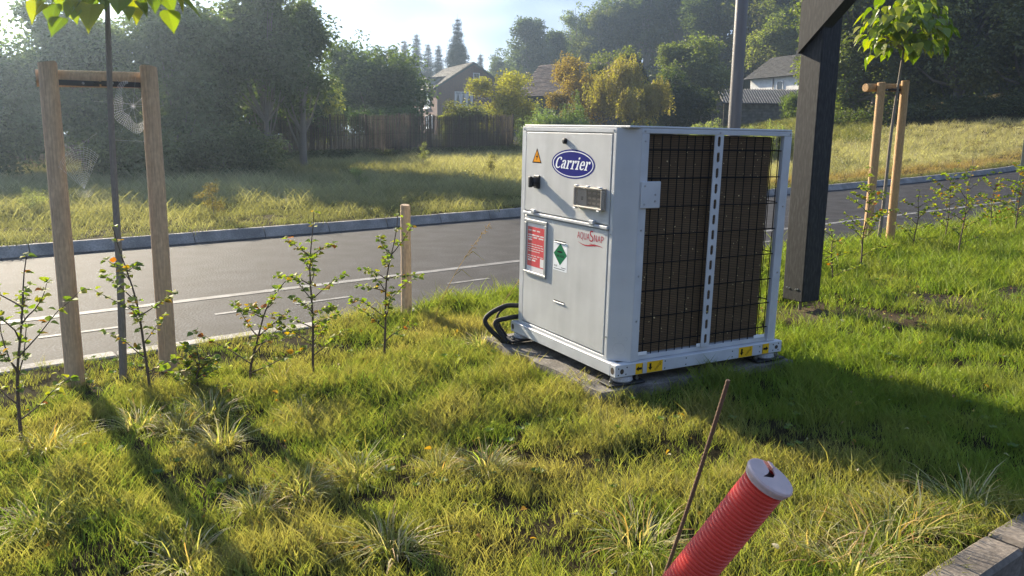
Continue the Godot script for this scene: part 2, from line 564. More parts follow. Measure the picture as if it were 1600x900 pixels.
func build_unit() -> void:
	var u := thing("heat_pump", "light grey outdoor heat pump unit with blue oval logo and dark grille", "heat pump", UC, YAW)
	u.rotation.x = 0.0
	u.basis = Basis(Vector3.UP, YAW) * Basis(Vector3.RIGHT, 0.017)
	# base frame
	obj("base_rail", bx(0.0, 1.275, 0, 0.07, -0.05, 0.0, 0.003), M.frame, u)
	obj("base_rail", bx(0.0, 0.05, 0, 0.07, -1.16, -0.0505, 0.003), M.frame, u)
	obj("base_rail", bx(1.2, 1.25, 0, 0.07, -1.16, -0.0505, 0.003), M.frame, u)
	obj("base_rail", bx(0.051, 1.199, 0, 0.07, -1.16, -1.11, 0.003), M.frame, u)
	obj("base_tray", bx(0.05, 1.2, 0.03, 0.05, -1.109, -0.051, 0.0), M.frame, u)
	var holes := MB.new()
	for q in [[0.021, 0.05], [0.078, 0.052], [0.021, 0.014], [0.072, 0.014], [0.345, 0.055], [0.345, 0.014], [0.5, 0.053], [0.5, 0.016], [0.86, 0.05], [0.86, 0.016], [1.085, 0.052], [1.085, 0.02], [1.20, 0.052], [1.245, 0.055], [1.245, 0.016], [1.2, 0.016]]:
		holes.prism(ellipse(0.0045, 0.0045, 12), 0, 0, on_coil(q[0], q[1], 0.0006))
	obj("rail_hole", holes, M.black, u).set_meta("kind", "stuff")
	var lug := MB.new()
	lug.prism(ellipse(0.013, 0.015, 24), 0, 0, on_coil(0.044, 0.032, 0.0006))
	lug.prism(ellipse(0.014, 0.012, 24), 0, 0, on_coil(1.228, 0.034, 0.0006))
	lug.prism(ellipse(0.016, 0.02, 24), 0, 0, Transform3D(Basis(Vector3(0, 0, 1), Vector3.UP, Vector3(-1, 0, 0)), Vector3(-0.0006, 0.034, -0.028)))
	lug.prism(ellipse(0.016, 0.02, 24), 0, 0, Transform3D(Basis(Vector3(0, 0, 1), Vector3.UP, Vector3(-1, 0, 0)), Vector3(-0.0006, 0.034, -1.132)))
	obj("lifting_hole", lug, M.fin, u).set_meta("kind", "stuff")
	# casing on the panel side
	obj("backing_panel", bx(0.034, 0.044, 0.071, 1.33, -1.097, -0.116, 0.0), M.panel, u)
	obj("frame_strip", bx(0.02, 0.034, 1.309, 1.335, -1.098, -0.115), M.frame, u)
	obj("frame_strip", bx(0.02, 0.034, 0.071, 1.3085, -1.098, -1.050), M.frame, u)
	obj("frame_strip", bx(0.02, 0.034, 0.071, 1.3085, -0.141, -0.115), M.frame, u)
	obj("frame_strip", bx(0.02, 0.034, 0.071, 0.088, -1.0495, -0.1415), M.frame, u)
	obj("ledge", bx(0.006, 0.034, 0.793, 0.811, -1.0475, -0.146, 0.003), M.frame, u)
	var up := obj("access_door", bx(0.018, 0.033, 0.818, 1.303, -1.044, -0.147, 0.003), M.panel, u)
	up.set_meta("label", "upper access door with the blue oval logo")
	var low := obj("access_door", bx(0.018, 0.033, 0.096, 0.787, -1.044, -0.147, 0.004), M.panel, u)
	low.set_meta("label", "lower access door with red notice and green sticker")
	for d in [0.917, 0.286]:
		obj("hinge_clip", bx(-0.004, 0.016, 0.808, 0.832, -d - 0.022, -d + 0.022, 0.004), M.frame, u)
	for d in [0.615, 0.609]:   # pressed finger slots in the lower door
		var y := 0.305 if d == 0.609 else 0.668
		var sl := MB.new()
		sl.prism(rect(0.118, 0.007), 0, 0, on_panel(d, y, 0.0004))
		obj("slot", sl, M.black, u)
		obj("slot_lip", bx(0.012, 0.018, y - 0.011, y - 0.004, -d - 0.06, -d + 0.06, 0.002), M.frame, u)
	# chamfered corner panel and the other walls
	var cp := MB.new()
	cp.box(Vector3(0.0675, 0.703, -0.0675), Vector3(0.1335, 1.264, 0.004), 0.001, Basis(Vector3.UP, -PI / 4))
	obj("corner_panel", cp, M.panel, u)
	var ko := MB.new()
	for q in [[0.0, 0.225, 0.011], [-0.035, 0.195, 0.009], [0.035, 0.20, 0.009], [0.0, 0.14, 0.034]]:
		var pts := []
		var rr := []
		var bb := Basis(Vector3.UP, -PI / 4)
		for k in 25:
			var a := TAU * k / 24.0
			pts.append(Vector3(0.0675, 0, -0.0675) + bb * Vector3(q[0] + cos(a) * q[2], q[1] + sin(a) * q[2], 0.0024))
			rr.append(0.0009)
		ko.tube(pts, rr, 4, false)
	obj("knockout", ko, M.frame, u).set_meta("kind", "stuff")
	obj("back_panel", bx(0.05, 1.225, 0.071, 1.33, -1.1, -1.09), M.panel, u)
	obj("top_panel", bx(0.035, 1.229, 1.3355, 1.348, -1.099, -0.021, 0.004), M.panel, u)
	# coil face frame
	obj("corner_post", bx(0.1155, 0.166, 0.071, 1.309, -0.06, -0.02), M.frame, u)
	obj("corner_post", bx(1.166, 1.229, 0.071, 1.309, -0.05, -0.02), M.frame, u)
	obj("corner_post", bx(1.199, 1.229, 0.071, 1.33, -1.089, -1.03), M.frame, u)
	obj("frame_strip", bx(0.1155, 1.229, 1.3095, 1.335, -0.06, -0.02), M.frame, u)
	obj("frame_strip", bx(1.205, 1.229, 1.3095, 1.335, -1.029, -0.061), M.frame, u)
	obj("frame_strip", bx(0.166, 1.166, 0.0715, 0.098, -0.10, -0.035), M.frame, u)
	for x in [[0.166, 0.235], [0.60, 0.655], [1.06, 1.15]]:
		obj("clip_plate", bx(x[0], x[1], 0.0985, 0.118, -0.034, -0.03, 0.001), M.white, u)
	var cb := MB.new()
	var sl2 := []
	for i in 14:
		sl2.append(0.145 + i * 0.0868)
	slotted_bar(cb, 0.626, 0.69, 0.0985, 1.309, -0.026, -0.021, sl2, 0.022, 0.056)
	obj("centre_bar", cb, M.frame, u)
	obj("bracket_plate", bx(0.122, 0.25, 0.918, 1.06, -0.0195, -0.008, 0.003), M.frame, u)
	var sc := MB.new()
	for q in [[0.143, 1.037], [0.143, 0.94], [0.215, 0.99], [0.215, 0.955], [0.135, 1.322], [0.66, 1.322], [1.213, 1.322], [0.14, 1.27], [0.14, 0.3], [1.2, 0.9], [1.2, 0.5], [0.14, 0.55], [0.14, 0.8]]:
		var zz := -0.008 if q[0] > 0.12 and q[0] < 0.26 and q[1] > 0.9 and q[1] < 1.06 else -0.02
		sc.lathe([Vector2(0.006, 0), Vector2(0.005, 0.003), Vector2(0.0, 0.0035)], 8, Transform3D(Basis(Vector3.RIGHT, PI / 2), Vector3(q[0], q[1], zz)))
	for q in [[1.075, 1.322], [0.14, 1.322], [0.128, 0.77], [0.128, 0.2]]:
		sc.lathe([Vector2(0.006, 0), Vector2(0.005, 0.003), Vector2(0.0, 0.0035)], 8, Transform3D(Basis(Vector3(0, 0, 1), Vector3(-1, 0, 0), Vector3(0, -1, 0)), Vector3(0.02, q[1], -q[0])))
	obj("screw_head", sc, M.metal, u).set_meta("kind", "stuff")
	# finned coil, bent round the far corner: flat tubes over dark fins
	obj("fin_block", bx(0.167, 1.105, 0.1, 1.305, -0.095, -0.066, 0.0), M.fin, u)
	obj("fin_block", bx(1.075, 1.105, 0.1, 1.305, -1.02, -0.096, 0.0), M.fin, u)
	var ct := MB.new()
	for i in 118:
		var y := 0.106 + i * 0.01018
		var f := rng.randf_range(0.8, 1.15)
		ct.col = Color(f, f, f)
		ct.box(Vector3(0.636, y, -0.064), Vector3(0.938, 0.0052, 0.006))
		ct.box(Vector3(1.107, y, -0.54), Vector3(0.006, 0.0052, 0.95))
	var tb := obj("coil_tubes", ct, M.coil, u)
	tb.set_meta("kind", "stuff")
	var fl := MB.new()
	for i in 230:
		fl.col = Color(0.75, 0.6, 0.32) * rng.randf_range(0.5, 1.2)
		var p := Vector3(rng.randf_range(0.18, 1.1), rng.randf_range(0.11, 1.29), -0.0585)
		var r := rng.randf_range(0.002, 0.0055)
		var a := rng.randf() * TAU
		var d1 := Vector3(cos(a), sin(a), 0.4) * r
		var d2 := Vector3(-sin(a), cos(a), 0.2) * r * rng.randf_range(0.4, 1.0)
		fl.quad(p - d1, p - d2, p + d1, p + d2, Vector3(0, 0, 1))
	var fo := obj("plant_flecks", fl, M.print, u)
	fo.set_meta("kind", "stuff")
	# guard wires
	for bay in [[0.150, 0.622], [0.694, 1.158]]:
		for y in [1.225, 1.075, 0.921, 0.769, 0.616, 0.463, 0.316, 0.165]:
			var w := MB.new()
			w.tube([Vector3(bay[0], y, -0.029), Vector3((bay[0] + bay[1]) / 2, y + rng.randf_range(-0.002, 0.002), -0.0285), Vector3(bay[1], y, -0.029)], [0.0036, 0.0036, 0.0036], 6)
			obj("guard_wire", w, M.wire, u)
	for x in [0.206, 0.264, 0.322, 0.379, 0.437, 0.494, 0.551, 0.608, 0.748, 0.813, 0.879, 0.945, 1.011, 1.077, 1.142]:
		var w := MB.new()
		w.tube([Vector3(x, 0.1, -0.0345), Vector3(x + rng.randf_range(-0.002, 0.002), 0.7, -0.0345), Vector3(x, 1.3, -0.0345)], [0.003, 0.003, 0.003], 6)
		obj("guard_wire", w, M.wire, u)
	for z in [-0.15, -0.25, -0.35, -0.45, -0.55, -0.65, -0.75, -0.85, -0.95]:
		var w := MB.new()
		w.tube([Vector3(1.215, 0.075, z), Vector3(1.215, 1.3, z)], [0.0024, 0.0024], 6)
		obj("guard_wire", w, M.wire, u)
	for y in [1.225, 0.921, 0.616, 0.316]:
		var w := MB.new()
		w.tube([Vector3(1.221, y, -0.06), Vector3(1.221, y, -1.02)], [0.0032, 0.0032], 6)
		obj("guard_wire", w, M.wire, u)
	# --- marks and fittings on the panel side
	var lg := MB.new()
	lg.col = Color(0.012, 0.018, 0.17)
	lg.prism(ellipse(0.222, 0.083, 64), 0, 0, on_panel(0.517, 1.128, 0.0006))
	lg.col = Color(0.75, 0.77, 0.8)
	lg.prism(ellipse(0.209, 0.0745, 64), 0, 0, on_panel(0.517, 1.128, 0.0009))
	lg.col = Color(0.012, 0.018, 0.17)
	lg.prism(ellipse(0.2, 0.069, 64), 0, 0, on_panel(0.517, 1.128, 0.0012))
	lg.col = Color(0.78, 0.8, 0.83)
	text_into(lg, "Carrier", "Droid Serif", 0.066, on_panel(0.517, 1.130, 0.0016), 0.42, 700, 1.04)
	obj("oval_logo", lg, M.print, u)
	var tr := MB.new()
	tr.col = Color(0.02, 0.015, 0.01)
	tr.prism(PackedVector2Array([Vector2(-0.055, -0.04), Vector2(0.055, -0.04), Vector2(0, 0.05)]), 0, 0, on_panel(0.911, 1.157, 0.0006))
	tr.col = Color(0.75, 0.30, 0.015)
	tr.prism(PackedVector2Array([Vector2(-0.043, -0.0335), Vector2(0.043, -0.0335), Vector2(0, 0.038)]), 0, 0, on_panel(0.911, 1.157, 0.0009))
	tr.col = Color(0.02, 0.015, 0.01)
	tr.prism(PackedVector2Array([Vector2(0.008, 0.022), Vector2(-0.013, -0.006), Vector2(-0.001, -0.006), Vector2(-0.007, -0.028), Vector2(0.013, 0.003), Vector2(0.002, 0.003)]), 0, 0, on_panel(0.911, 1.157, 0.0012))
	obj("warning_triangle", tr, M.print, u)
	var lk := MB.new()
	lk.lathe([Vector2(0.0, 0.02), Vector2(0.008, 0.02), Vector2(0.009, 0.017), Vector2(0.016, 0.015), Vector2(0.017, 0.0)].map(func(p): return p), 20, Transform3D(Basis(Vector3(0, 0, 1), Vector3(-1, 0, 0), Vector3(0, -1, 0)), Vector3(0.018, 1.256, -0.596)))
	obj("lock", lk, M.black, u)
	# rotary isolator switch
	obj("switch_plate", bx(0.004, 0.018, 0.963, 1.043, -0.925, -0.862, 0.004), M.black, u)
	var kn := MB.new()
	kn.lathe([Vector2(0.0, 0.03), Vector2(0.026, 0.03), Vector2(0.03, 0.026), Vector2(0.031, 0.0)], 20, Transform3D(Basis(Vector3(0, 0, 1), Vector3(-1, 0, 0), Vector3(0, -1, 0)), Vector3(0.004, 1.003, -0.893)))
	kn.box(Vector3(-0.036, 1.003, -0.893), Vector3(0.024, 0.066, 0.02), 0.004)
	obj("switch_knob", kn, M.black, u)
	# display with clear hinged cover
	obj("display_back", bx(0.010, 0.018, 0.892, 1.012, -0.452, -0.178, 0.002), M.bezel, u)
	var bz := MB.new()
	for q in [[0.892, 0.903, -0.452, -0.178], [1.001, 1.012, -0.452, -0.178], [0.9035, 1.0005, -0.452, -0.440], [0.9035, 1.0005, -0.190, -0.178]]:
		bz.box(Vector3(-0.0025, (q[0] + q[1]) / 2, (q[2] + q[3]) / 2), Vector3(0.024, q[1] - q[0], q[3] - q[2]), 0.003)
	obj("display_bezel", bz, M.bezel, u)
	var sr := MB.new()
	sr.col = Color(0.035, 0.032, 0.03)
	sr.prism(rect(0.142, 0.086), 0, 0.003, on_panel(0.272, 0.951, 0.009))
	sr.col = Color(0.22, 0.2, 0.18)
	sr.prism(rect(0.09, 0.086), 0, 0.003, on_panel(0.392, 0.951, 0.009))
	sr.col = Color(0.02, 0.02, 0.02)
	sr.prism(rect(0.018, 0.02), 0, 0, on_panel(0.388, 0.945, 0.0125))
	sr.col = Color(0.1, 0.09, 0.08)
	for i in 3:
		for j in 3:
			sr.prism(rect(0.03, 0.012), 0, 0, on_panel(0.318 - i * 0.045, 0.98 - j * 0.028, 0.0125))
	obj("display_screen", sr, M.print, u)
	obj("display_cover", bx(-0.0135, -0.0115, 0.9035, 1.0005, -0.4395, -0.1905, 0.0), M.clear, u)
	for d in [0.43, 0.32, 0.205]:
		obj("cover_latch", bx(-0.016, 0.006, 1.0125, 1.019, -d - 0.012, -d + 0.012, 0.002), M.white, u)
	for d in [0.438, 0.21]:
		obj("cover_latch", bx(-0.016, 0.006, 0.884, 0.8915, -d - 0.012, -d + 0.012, 0.002), M.white, u)
	# red notice in a clear grey holder
	var hd := MB.new()
	for q in [[0.418, 0.436, -1.028, -0.762], [0.745, 0.766, -1.028, -0.762], [0.4365, 0.7445, -1.028, -1.004], [0.4365, 0.7445, -0.786, -0.762]]:
		hd.box(Vector3(0.0125, (q[0] + q[1]) / 2, (q[2] + q[3]) / 2), Vector3(0.011, q[1] - q[0], q[3] - q[2]), 0.003)
	obj("notice_holder", hd, mat(lin(0.3, 0.31, 0.3), 0.4), u)
	var nt := MB.new()
	nt.col = Color(0.72, 0.70, 0.70)
	nt.prism(rect(0.216, 0.306), 0, 0, on_panel(0.895, 0.59, 0.0006))
	nt.col = Color(0.58, 0.035, 0.045)
	nt.prism(rect(0.206, 0.25), 0, 0, on_panel(0.895, 0.595, 0.0009))
	nt.col = Color(0.72, 0.68, 0.66)
	var yy := 0.697
	for ln in [[0.15, 3, 0.008], [0, 0, 0], [0.19, 4, 0.008], [0.185, 3, 0.008], [0.06, 1, 0.008], [0, 0, 0], [0.18, 5, 0.0045], [0.19, 5, 0.0045], [0.19, 6, 0.0045], [0.15, 4, 0.0045], [0, 0, 0], [0.185, 5, 0.0045], [0.12, 2, 0.0045], [0.10, 2, 0.009]]:
		if ln[1] > 0:
			var wd: float = ln[0]
			var x := 0.992
			for i in ln[1]:
				var w: float = wd / ln[1] * rng.randf_range(0.7, 0.92)
				nt.prism(rect(w, ln[2]), 0, 0, on_panel(x - w * 0.5 - 0.004, yy, 0.0012))
				x -= wd / ln[1]
		yy -= 0.0145
	nt.col = Color(0.74, 0.72, 0.72)
	nt.prism(rect(0.045, 0.052), 0, 0, on_panel(0.818, 0.503, 0.0012))
	obj("red_notice", nt, M.print, u)
	obj("notice_cover", bx(0.0082, 0.0095, 0.4365, 0.7445, -1.0035, -0.7865, 0.0), M.clear, u)
	# green diamond refrigerant sticker
	var st := MB.new()
	st.col = Color(0.76, 0.78, 0.78)
	st.prism(rect(0.15, 0.172), 0, 0, on_panel(0.613, 0.577, 0.0006))
	st.col = Color(0.015, 0.15, 0.065)
	st.prism(PackedVector2Array([Vector2(-0.073, 0), Vector2(0, -0.067), Vector2(0.073, 0), Vector2(0, 0.067)]), 0, 0, on_panel(0.613, 0.592, 0.0009))
	st.col = Color(0.01, 0.015, 0.012)
	for q in [[-0.012, 0.019, 0.034, 0.009]]:
		st.prism(ellipse(0.03, 0.006, 16), 0, 0, on_panel(0.618, 0.606, 0.0012))
	text_into(st, "UN 3252", "Droid Sans", 0.013, on_panel(0.611, 0.581, 0.0012), 0, 700, 1.1)
	text_into(st, "R-32", "Droid Sans", 0.010, on_panel(0.661, 0.519, 0.0012), 0, 700, 1.2)
	for q in [[0.575, 0.513, 0.05], [0.62, 0.502, 0.12]]:
		st.prism(rect(q[2], 0.0035), 0, 0, on_panel(q[0], q[1], 0.0012))
	obj("green_diamond_sticker", st, M.print, u)
	# red product lettering with its swoosh
	var aq := MB.new()
	aq.col = Color(0.42, 0.035, 0.05)
	text_into(aq, "AQUA", "Droid Sans", 0.037, on_panel(0.380, 0.731, 0.0008), 0.0, 500, 0.90)
	text_into(aq, "S", "Droid Sans", 0.062, on_panel(0.301, 0.738, 0.0008), 0.0, 500, 0.92)
	text_into(aq, "NAP", "Droid Sans", 0.037, on_panel(0.232, 0.731, 0.0008), 0.0, 500, 0.98)
	text_into(aq, "ready", "Droid Sans", 0.012, on_panel(0.285, 0.694, 0.0008), 0.2, 700, 1.3)
	var sw := PackedVector2Array()
	var lo := []
	for i in 21:
		var t := i / 20.0
		var x := -0.12 + 0.245 * t
		var y := -0.012 * sin(t * PI * 1.6 + 0.4) - 0.020 * t + 0.012
		var th := 0.0065 * sin(t * PI) + 0.001
		sw.append(Vector2(x, y + th * 0.5))
		lo.append(Vector2(x, y - th * 0.5))
	lo.reverse()
	for p in lo:
		sw.append(p)
	aq.prism(sw, 0, 0, on_panel(0.31, 0.686, 0.0008))
	obj("red_lettering", aq, M.print, u)
	# yellow handling labels on the front rail
	for q in [[0.162, 0.05, "left"], [0.272, 0.112, "fork"], [0.968, 0.112, "fork"], [1.135, 0.056, "right"]]:
		var lb := MB.new()
		lb.col = Color(0.72, 0.42, 0.02)
		lb.prism(rect(q[1], 0.062), 0, 0, on_coil(q[0], 0.034, 0.0006))
		lb.col = Color(0.015, 0.012, 0.01)
		var ar := PackedVector2Array([Vector2(-0.007, 0.022), Vector2(0.007, 0.022), Vector2(0.007, 0.0), Vector2(0.015, 0.0), Vector2(0, -0.02), Vector2(-0.015, 0.0), Vector2(-0.007, 0.0)])
		if q[2] == "fork":
			lb.prism(ar, 0, 0, on_coil(q[0] - 0.032, 0.034, 0.0009))
			lb.col = Color(0.16, 0.06, 0.01)
			for ln in [[0.0, -0.016, 0.036, 0.006], [0.006, -0.024, 0.03, 0.0], [0.03, 0.002, 0.034, 0.024], [0.04, 0.004, 0.036, 0.018], [0.0, -0.016, 0.006, -0.024], [0.034, 0.024, 0.045, 0.018], [0.012, -0.008, 0.026, 0.012], [0.045, 0.018, 0.04, 0.002]]:
				var a := Vector2(ln[0], ln[1])
				var b := Vector2(ln[2], ln[3])
				var pp := (b - a).normalized().orthogonal() * 0.0011
				lb.prism(PackedVector2Array([a - pp, b - pp, b + pp, a + pp]), 0, 0, on_coil(q[0], 0.034, 0.0009))
		else:
			var rot := -PI / 2 if q[2] == "left" else PI / 2
			lb.prism(ar, 0, 0, on_coil(q[0] + (-0.003 if q[2] == "left" else 0.003), 0.034, 0.0009) * Transform3D(Basis(Vector3(0, 0, 1), rot), Vector3.ZERO))
			lb.prism(rect(0.003, 0.05), 0, 0, on_coil(q[0] + (0.022 if q[2] == "left" else -0.024), 0.034, 0.0009))
		obj("handling_label", lb, M.print, u)
	# hose connectors on the rear corner
	for y in [0.184, 0.112]:
		var hc := MB.new()
		hc.tube([Vector3(0.07, y, -1.09), Vector3(0.07, y, -1.15)], [0.021, 0.021], 14)
		hc.tube([Vector3(0.07, y, -1.12), Vector3(0.07, y, -1.135)], [0.027, 0.027], 6)
		obj("hose_connector", hc, M.metal, u)
	# vibration feet on rubber plates
	for q in [[0.09, -0.06], [1.19, -0.06], [0.06, -1.1], [1.19, -1.1]]:
		var ft := Node3D.new()
		ft.name = "vibration_foot"
		u.add_child(ft, true)
		ft.position = Vector3(q[0], 0, q[1])
		var dm := MB.new()
		dm.lathe([Vector2(0.0, -0.001), Vector2(0.045, -0.001), Vector2(0.058, -0.008), Vector2(0.062, -0.03), Vector2(0.056, -0.038), Vector2(0.0, -0.038)], 24, Transform3D())
		obj("damper", dm, M.damper, ft)
		var pl := MB.new()
		pl.box(Vector3(0, -0.0445, 0), Vector3(0.24, 0.012, 0.13), 0.004)
		obj("foot_plate", pl, M.rubber, ft)
		for s in [-1.0, 1.0]:
			var bl := MB.new()
			bl.tube([Vector3(s * 0.09, -0.038, 0.02), Vector3(s * 0.09, -0.012, 0.02)], [0.006, 0.006], 8)
			bl.tube([Vector3(s * 0.09, -0.038, 0.02), Vector3(s * 0.09, -0.027, 0.02)], [0.012, 0.012], 6)
			obj("bolt", bl, M.metal, ft)
	# concrete slab below
	var sb := MB.new()
	var top := []
	var edge := []
	for side in 4:
		for i in 14:
			var t := i / 14.0
			var e := rng.randf_range(-0.018, 0.012)
			var p: Vector2 = [Vector2(lerpf(-0.11, 1.34, t), 0.035 + e), Vector2(1.34 + e, lerpf(0.035, -1.36, t)), Vector2(lerpf(1.34, -0.11, t), -1.36 - e), Vector2(-0.11 - e, lerpf(-1.36, 0.035, t))][side]
			top.append(p)
			edge.append(rng.randf_range(-0.008, 0.02))
	var poly := PackedVector2Array()
	for p in top:
		poly.append(Vector2(p.x, -p.y))
	sb.prism(poly, 0, 0, Transform3D(Basis(Vector3(1, 0, 0), Vector3(0, 0, -1), Vector3(0, 1, 0)), Vector3(0, 0, 0)))
	for i in top.size():
		var j := (i + 1) % top.size()
		var a: Vector2 = top[i]
		var b: Vector2 = top[j]
		var o := (b - a).normalized()
		var out := Vector3(-o.y, 0, o.x)
		if out.dot(Vector3(a.x - 0.6, 0, a.y + 0.6)) < 0:
			out = -out
		var oa: Vector3 = out * edge[i]
		var ob: Vector3 = out * edge[j]
		sb.quad(Vector3(a.x, 0, a.y), Vector3(b.x, 0, b.y), Vector3(b.x, -0.06, b.y) + ob, Vector3(a.x, -0.06, a.y) + oa, out)
		sb.quad(Vector3(a.x, -0.06, a.y) + oa, Vector3(b.x, -0.06, b.y) + ob, Vector3(b.x, -0.2, b.y) + ob * 2.0, Vector3(a.x, -0.2, a.y) + oa * 2.0, out)
	var slab := obj("concrete_slab", sb, M.concrete)
	slab.basis = Basis(Vector3.UP, YAW)
	slab.position = UC + Vector3(0, -0.056, 0)
	tag(slab, "rough concrete slab with broken edges under the heat pump", "slab")
	# black hoses
	var h := thing("hoses", "two black hoses looping from the heat pump into the grass", "hose", UC)
	var bu := Basis(Vector3.UP, YAW)
	for q in [[0.184, 0.24, 0.10, 0.0, 0.016], [0.112, 0.17, 0.04, 0.03, 0.016], [0.182, 0.16, 0.09, -0.05, 0.008]]:
		var p0: Vector3 = bu * Vector3(0.07, q[0], -1.15)
		var L := Vector3(-1, 0, 0.15).normalized()
		var c := Curve3D.new()
		c.add_point(p0 + Vector3(0, 0, 0), Vector3.ZERO, bu * Vector3(-0.02, 0, -0.03))
		c.add_point(p0 + L * q[1] * 0.5 + Vector3(0, -0.005, q[3]), -L * 0.06, L * 0.06)
		c.add_point(p0 + L * q[1] + Vector3(0, -q[2], q[3]), Vector3(0, 0.055, 0), Vector3(0, -0.06, 0))
		c.add_point(p0 + L * q[1] * 0.45 + Vector3(0, -0.18 - (q[0] - 0.184) - 0.06, 0.05 + q[3]), L * 0.08, -L * 0.06)
		c.add_point(p0 + L * q[1] * 0.0 + Vector3(0, -0.33 - (q[0] - 0.184), 0.08), L * 0.04, L * 0.0)
		var pts := []
		var rr := []
		for i in 33:
			pts.append(c.sample_baked(c.get_baked_length() * i / 32.0, true))
			rr.append(q[4])
		var t := MB.new()
		t.tube(pts, rr, 10)
		obj("hose", t, M.rubber, h)

# ------------------------------------------------------------------ timber posts, stakes, poles
func round_stake(b: MB, p0: Vector3, p1: Vector3, r: float, sides := 12) -> void:
	var pts := []
	var rr := []
	for i in 15:
		var t := i / 14.0
		pts.append(p0.lerp(p1, t) + Vector3(rng.randf_range(-0.001, 0.001), 0, rng.randf_range(-0.001, 0.001)))
		rr.append(r * (1.06 - 0.1 * t + rng.randf_range(-0.01, 0.01)))
	pts.append(p1 + (p1 - p0).normalized() * 0.006)
	rr.append(r * 0.8)
	b.tube(pts, rr, sides)

func leaf_shape(b: MB, L: float, W: float, outline: Array, fold: float, droop: float) -> void:
	# a leaf from the origin along +z, upper side +y; outline: Vector2(z, half width) from base to tip
	for i in outline.size() - 1:
		var a: Vector2 = outline[i]
		var d: Vector2 = outline[i + 1]
		for s in [-1.0, 1.0]:
			var m0 := Vector3(0, -droop * a.x * a.x * L, a.x * L)
			var m1 := Vector3(0, -droop * d.x * d.x * L, d.x * L)
			var e0 := m0 + Vector3(s * a.y * W, fold * a.y * W, 0)
			var e1 := m1 + Vector3(s * d.y * W, fold * d.y * W, 0)
			b.quad(m0, m1, e1, e0, Vector3.UP)

func leaf_basis(tip: Vector3, up: Vector3) -> Basis:
	var z := tip.normalized()
	var x := up.cross(z)
	if x.length() < 0.01:
		x = Vector3.RIGHT.cross(z)
	x = x.normalized()
	return Basis(x, z.cross(x), z)

var heart := [Vector2(-0.08, 0.0), Vector2(-0.06, 0.22), Vector2(0.06, 0.44), Vector2(0.22, 0.5), Vector2(0.42, 0.42), Vector2(0.65, 0.26), Vector2(0.85, 0.09), Vector2(1.0, 0.0)]
var oval := [Vector2(0.0, 0.0), Vector2(0.15, 0.3), Vector2(0.4, 0.46), Vector2(0.7, 0.32), Vector2(1.0, 0.0)]

func big_leaf_meshes() -> Array:
	var out := []
	for c in [Color(0.22, 0.28, 0.035), Color(0.28, 0.33, 0.04), Color(0.15, 0.21, 0.035), Color(0.38, 0.37, 0.05)]:
		for k in 2:
			var b := MB.new()
			b.col = c
			leaf_shape(b, 1.0, 0.95, heart, 0.25 + 0.2 * k, 0.15 + 0.2 * k)
			out.append(b.mesh())
	return out

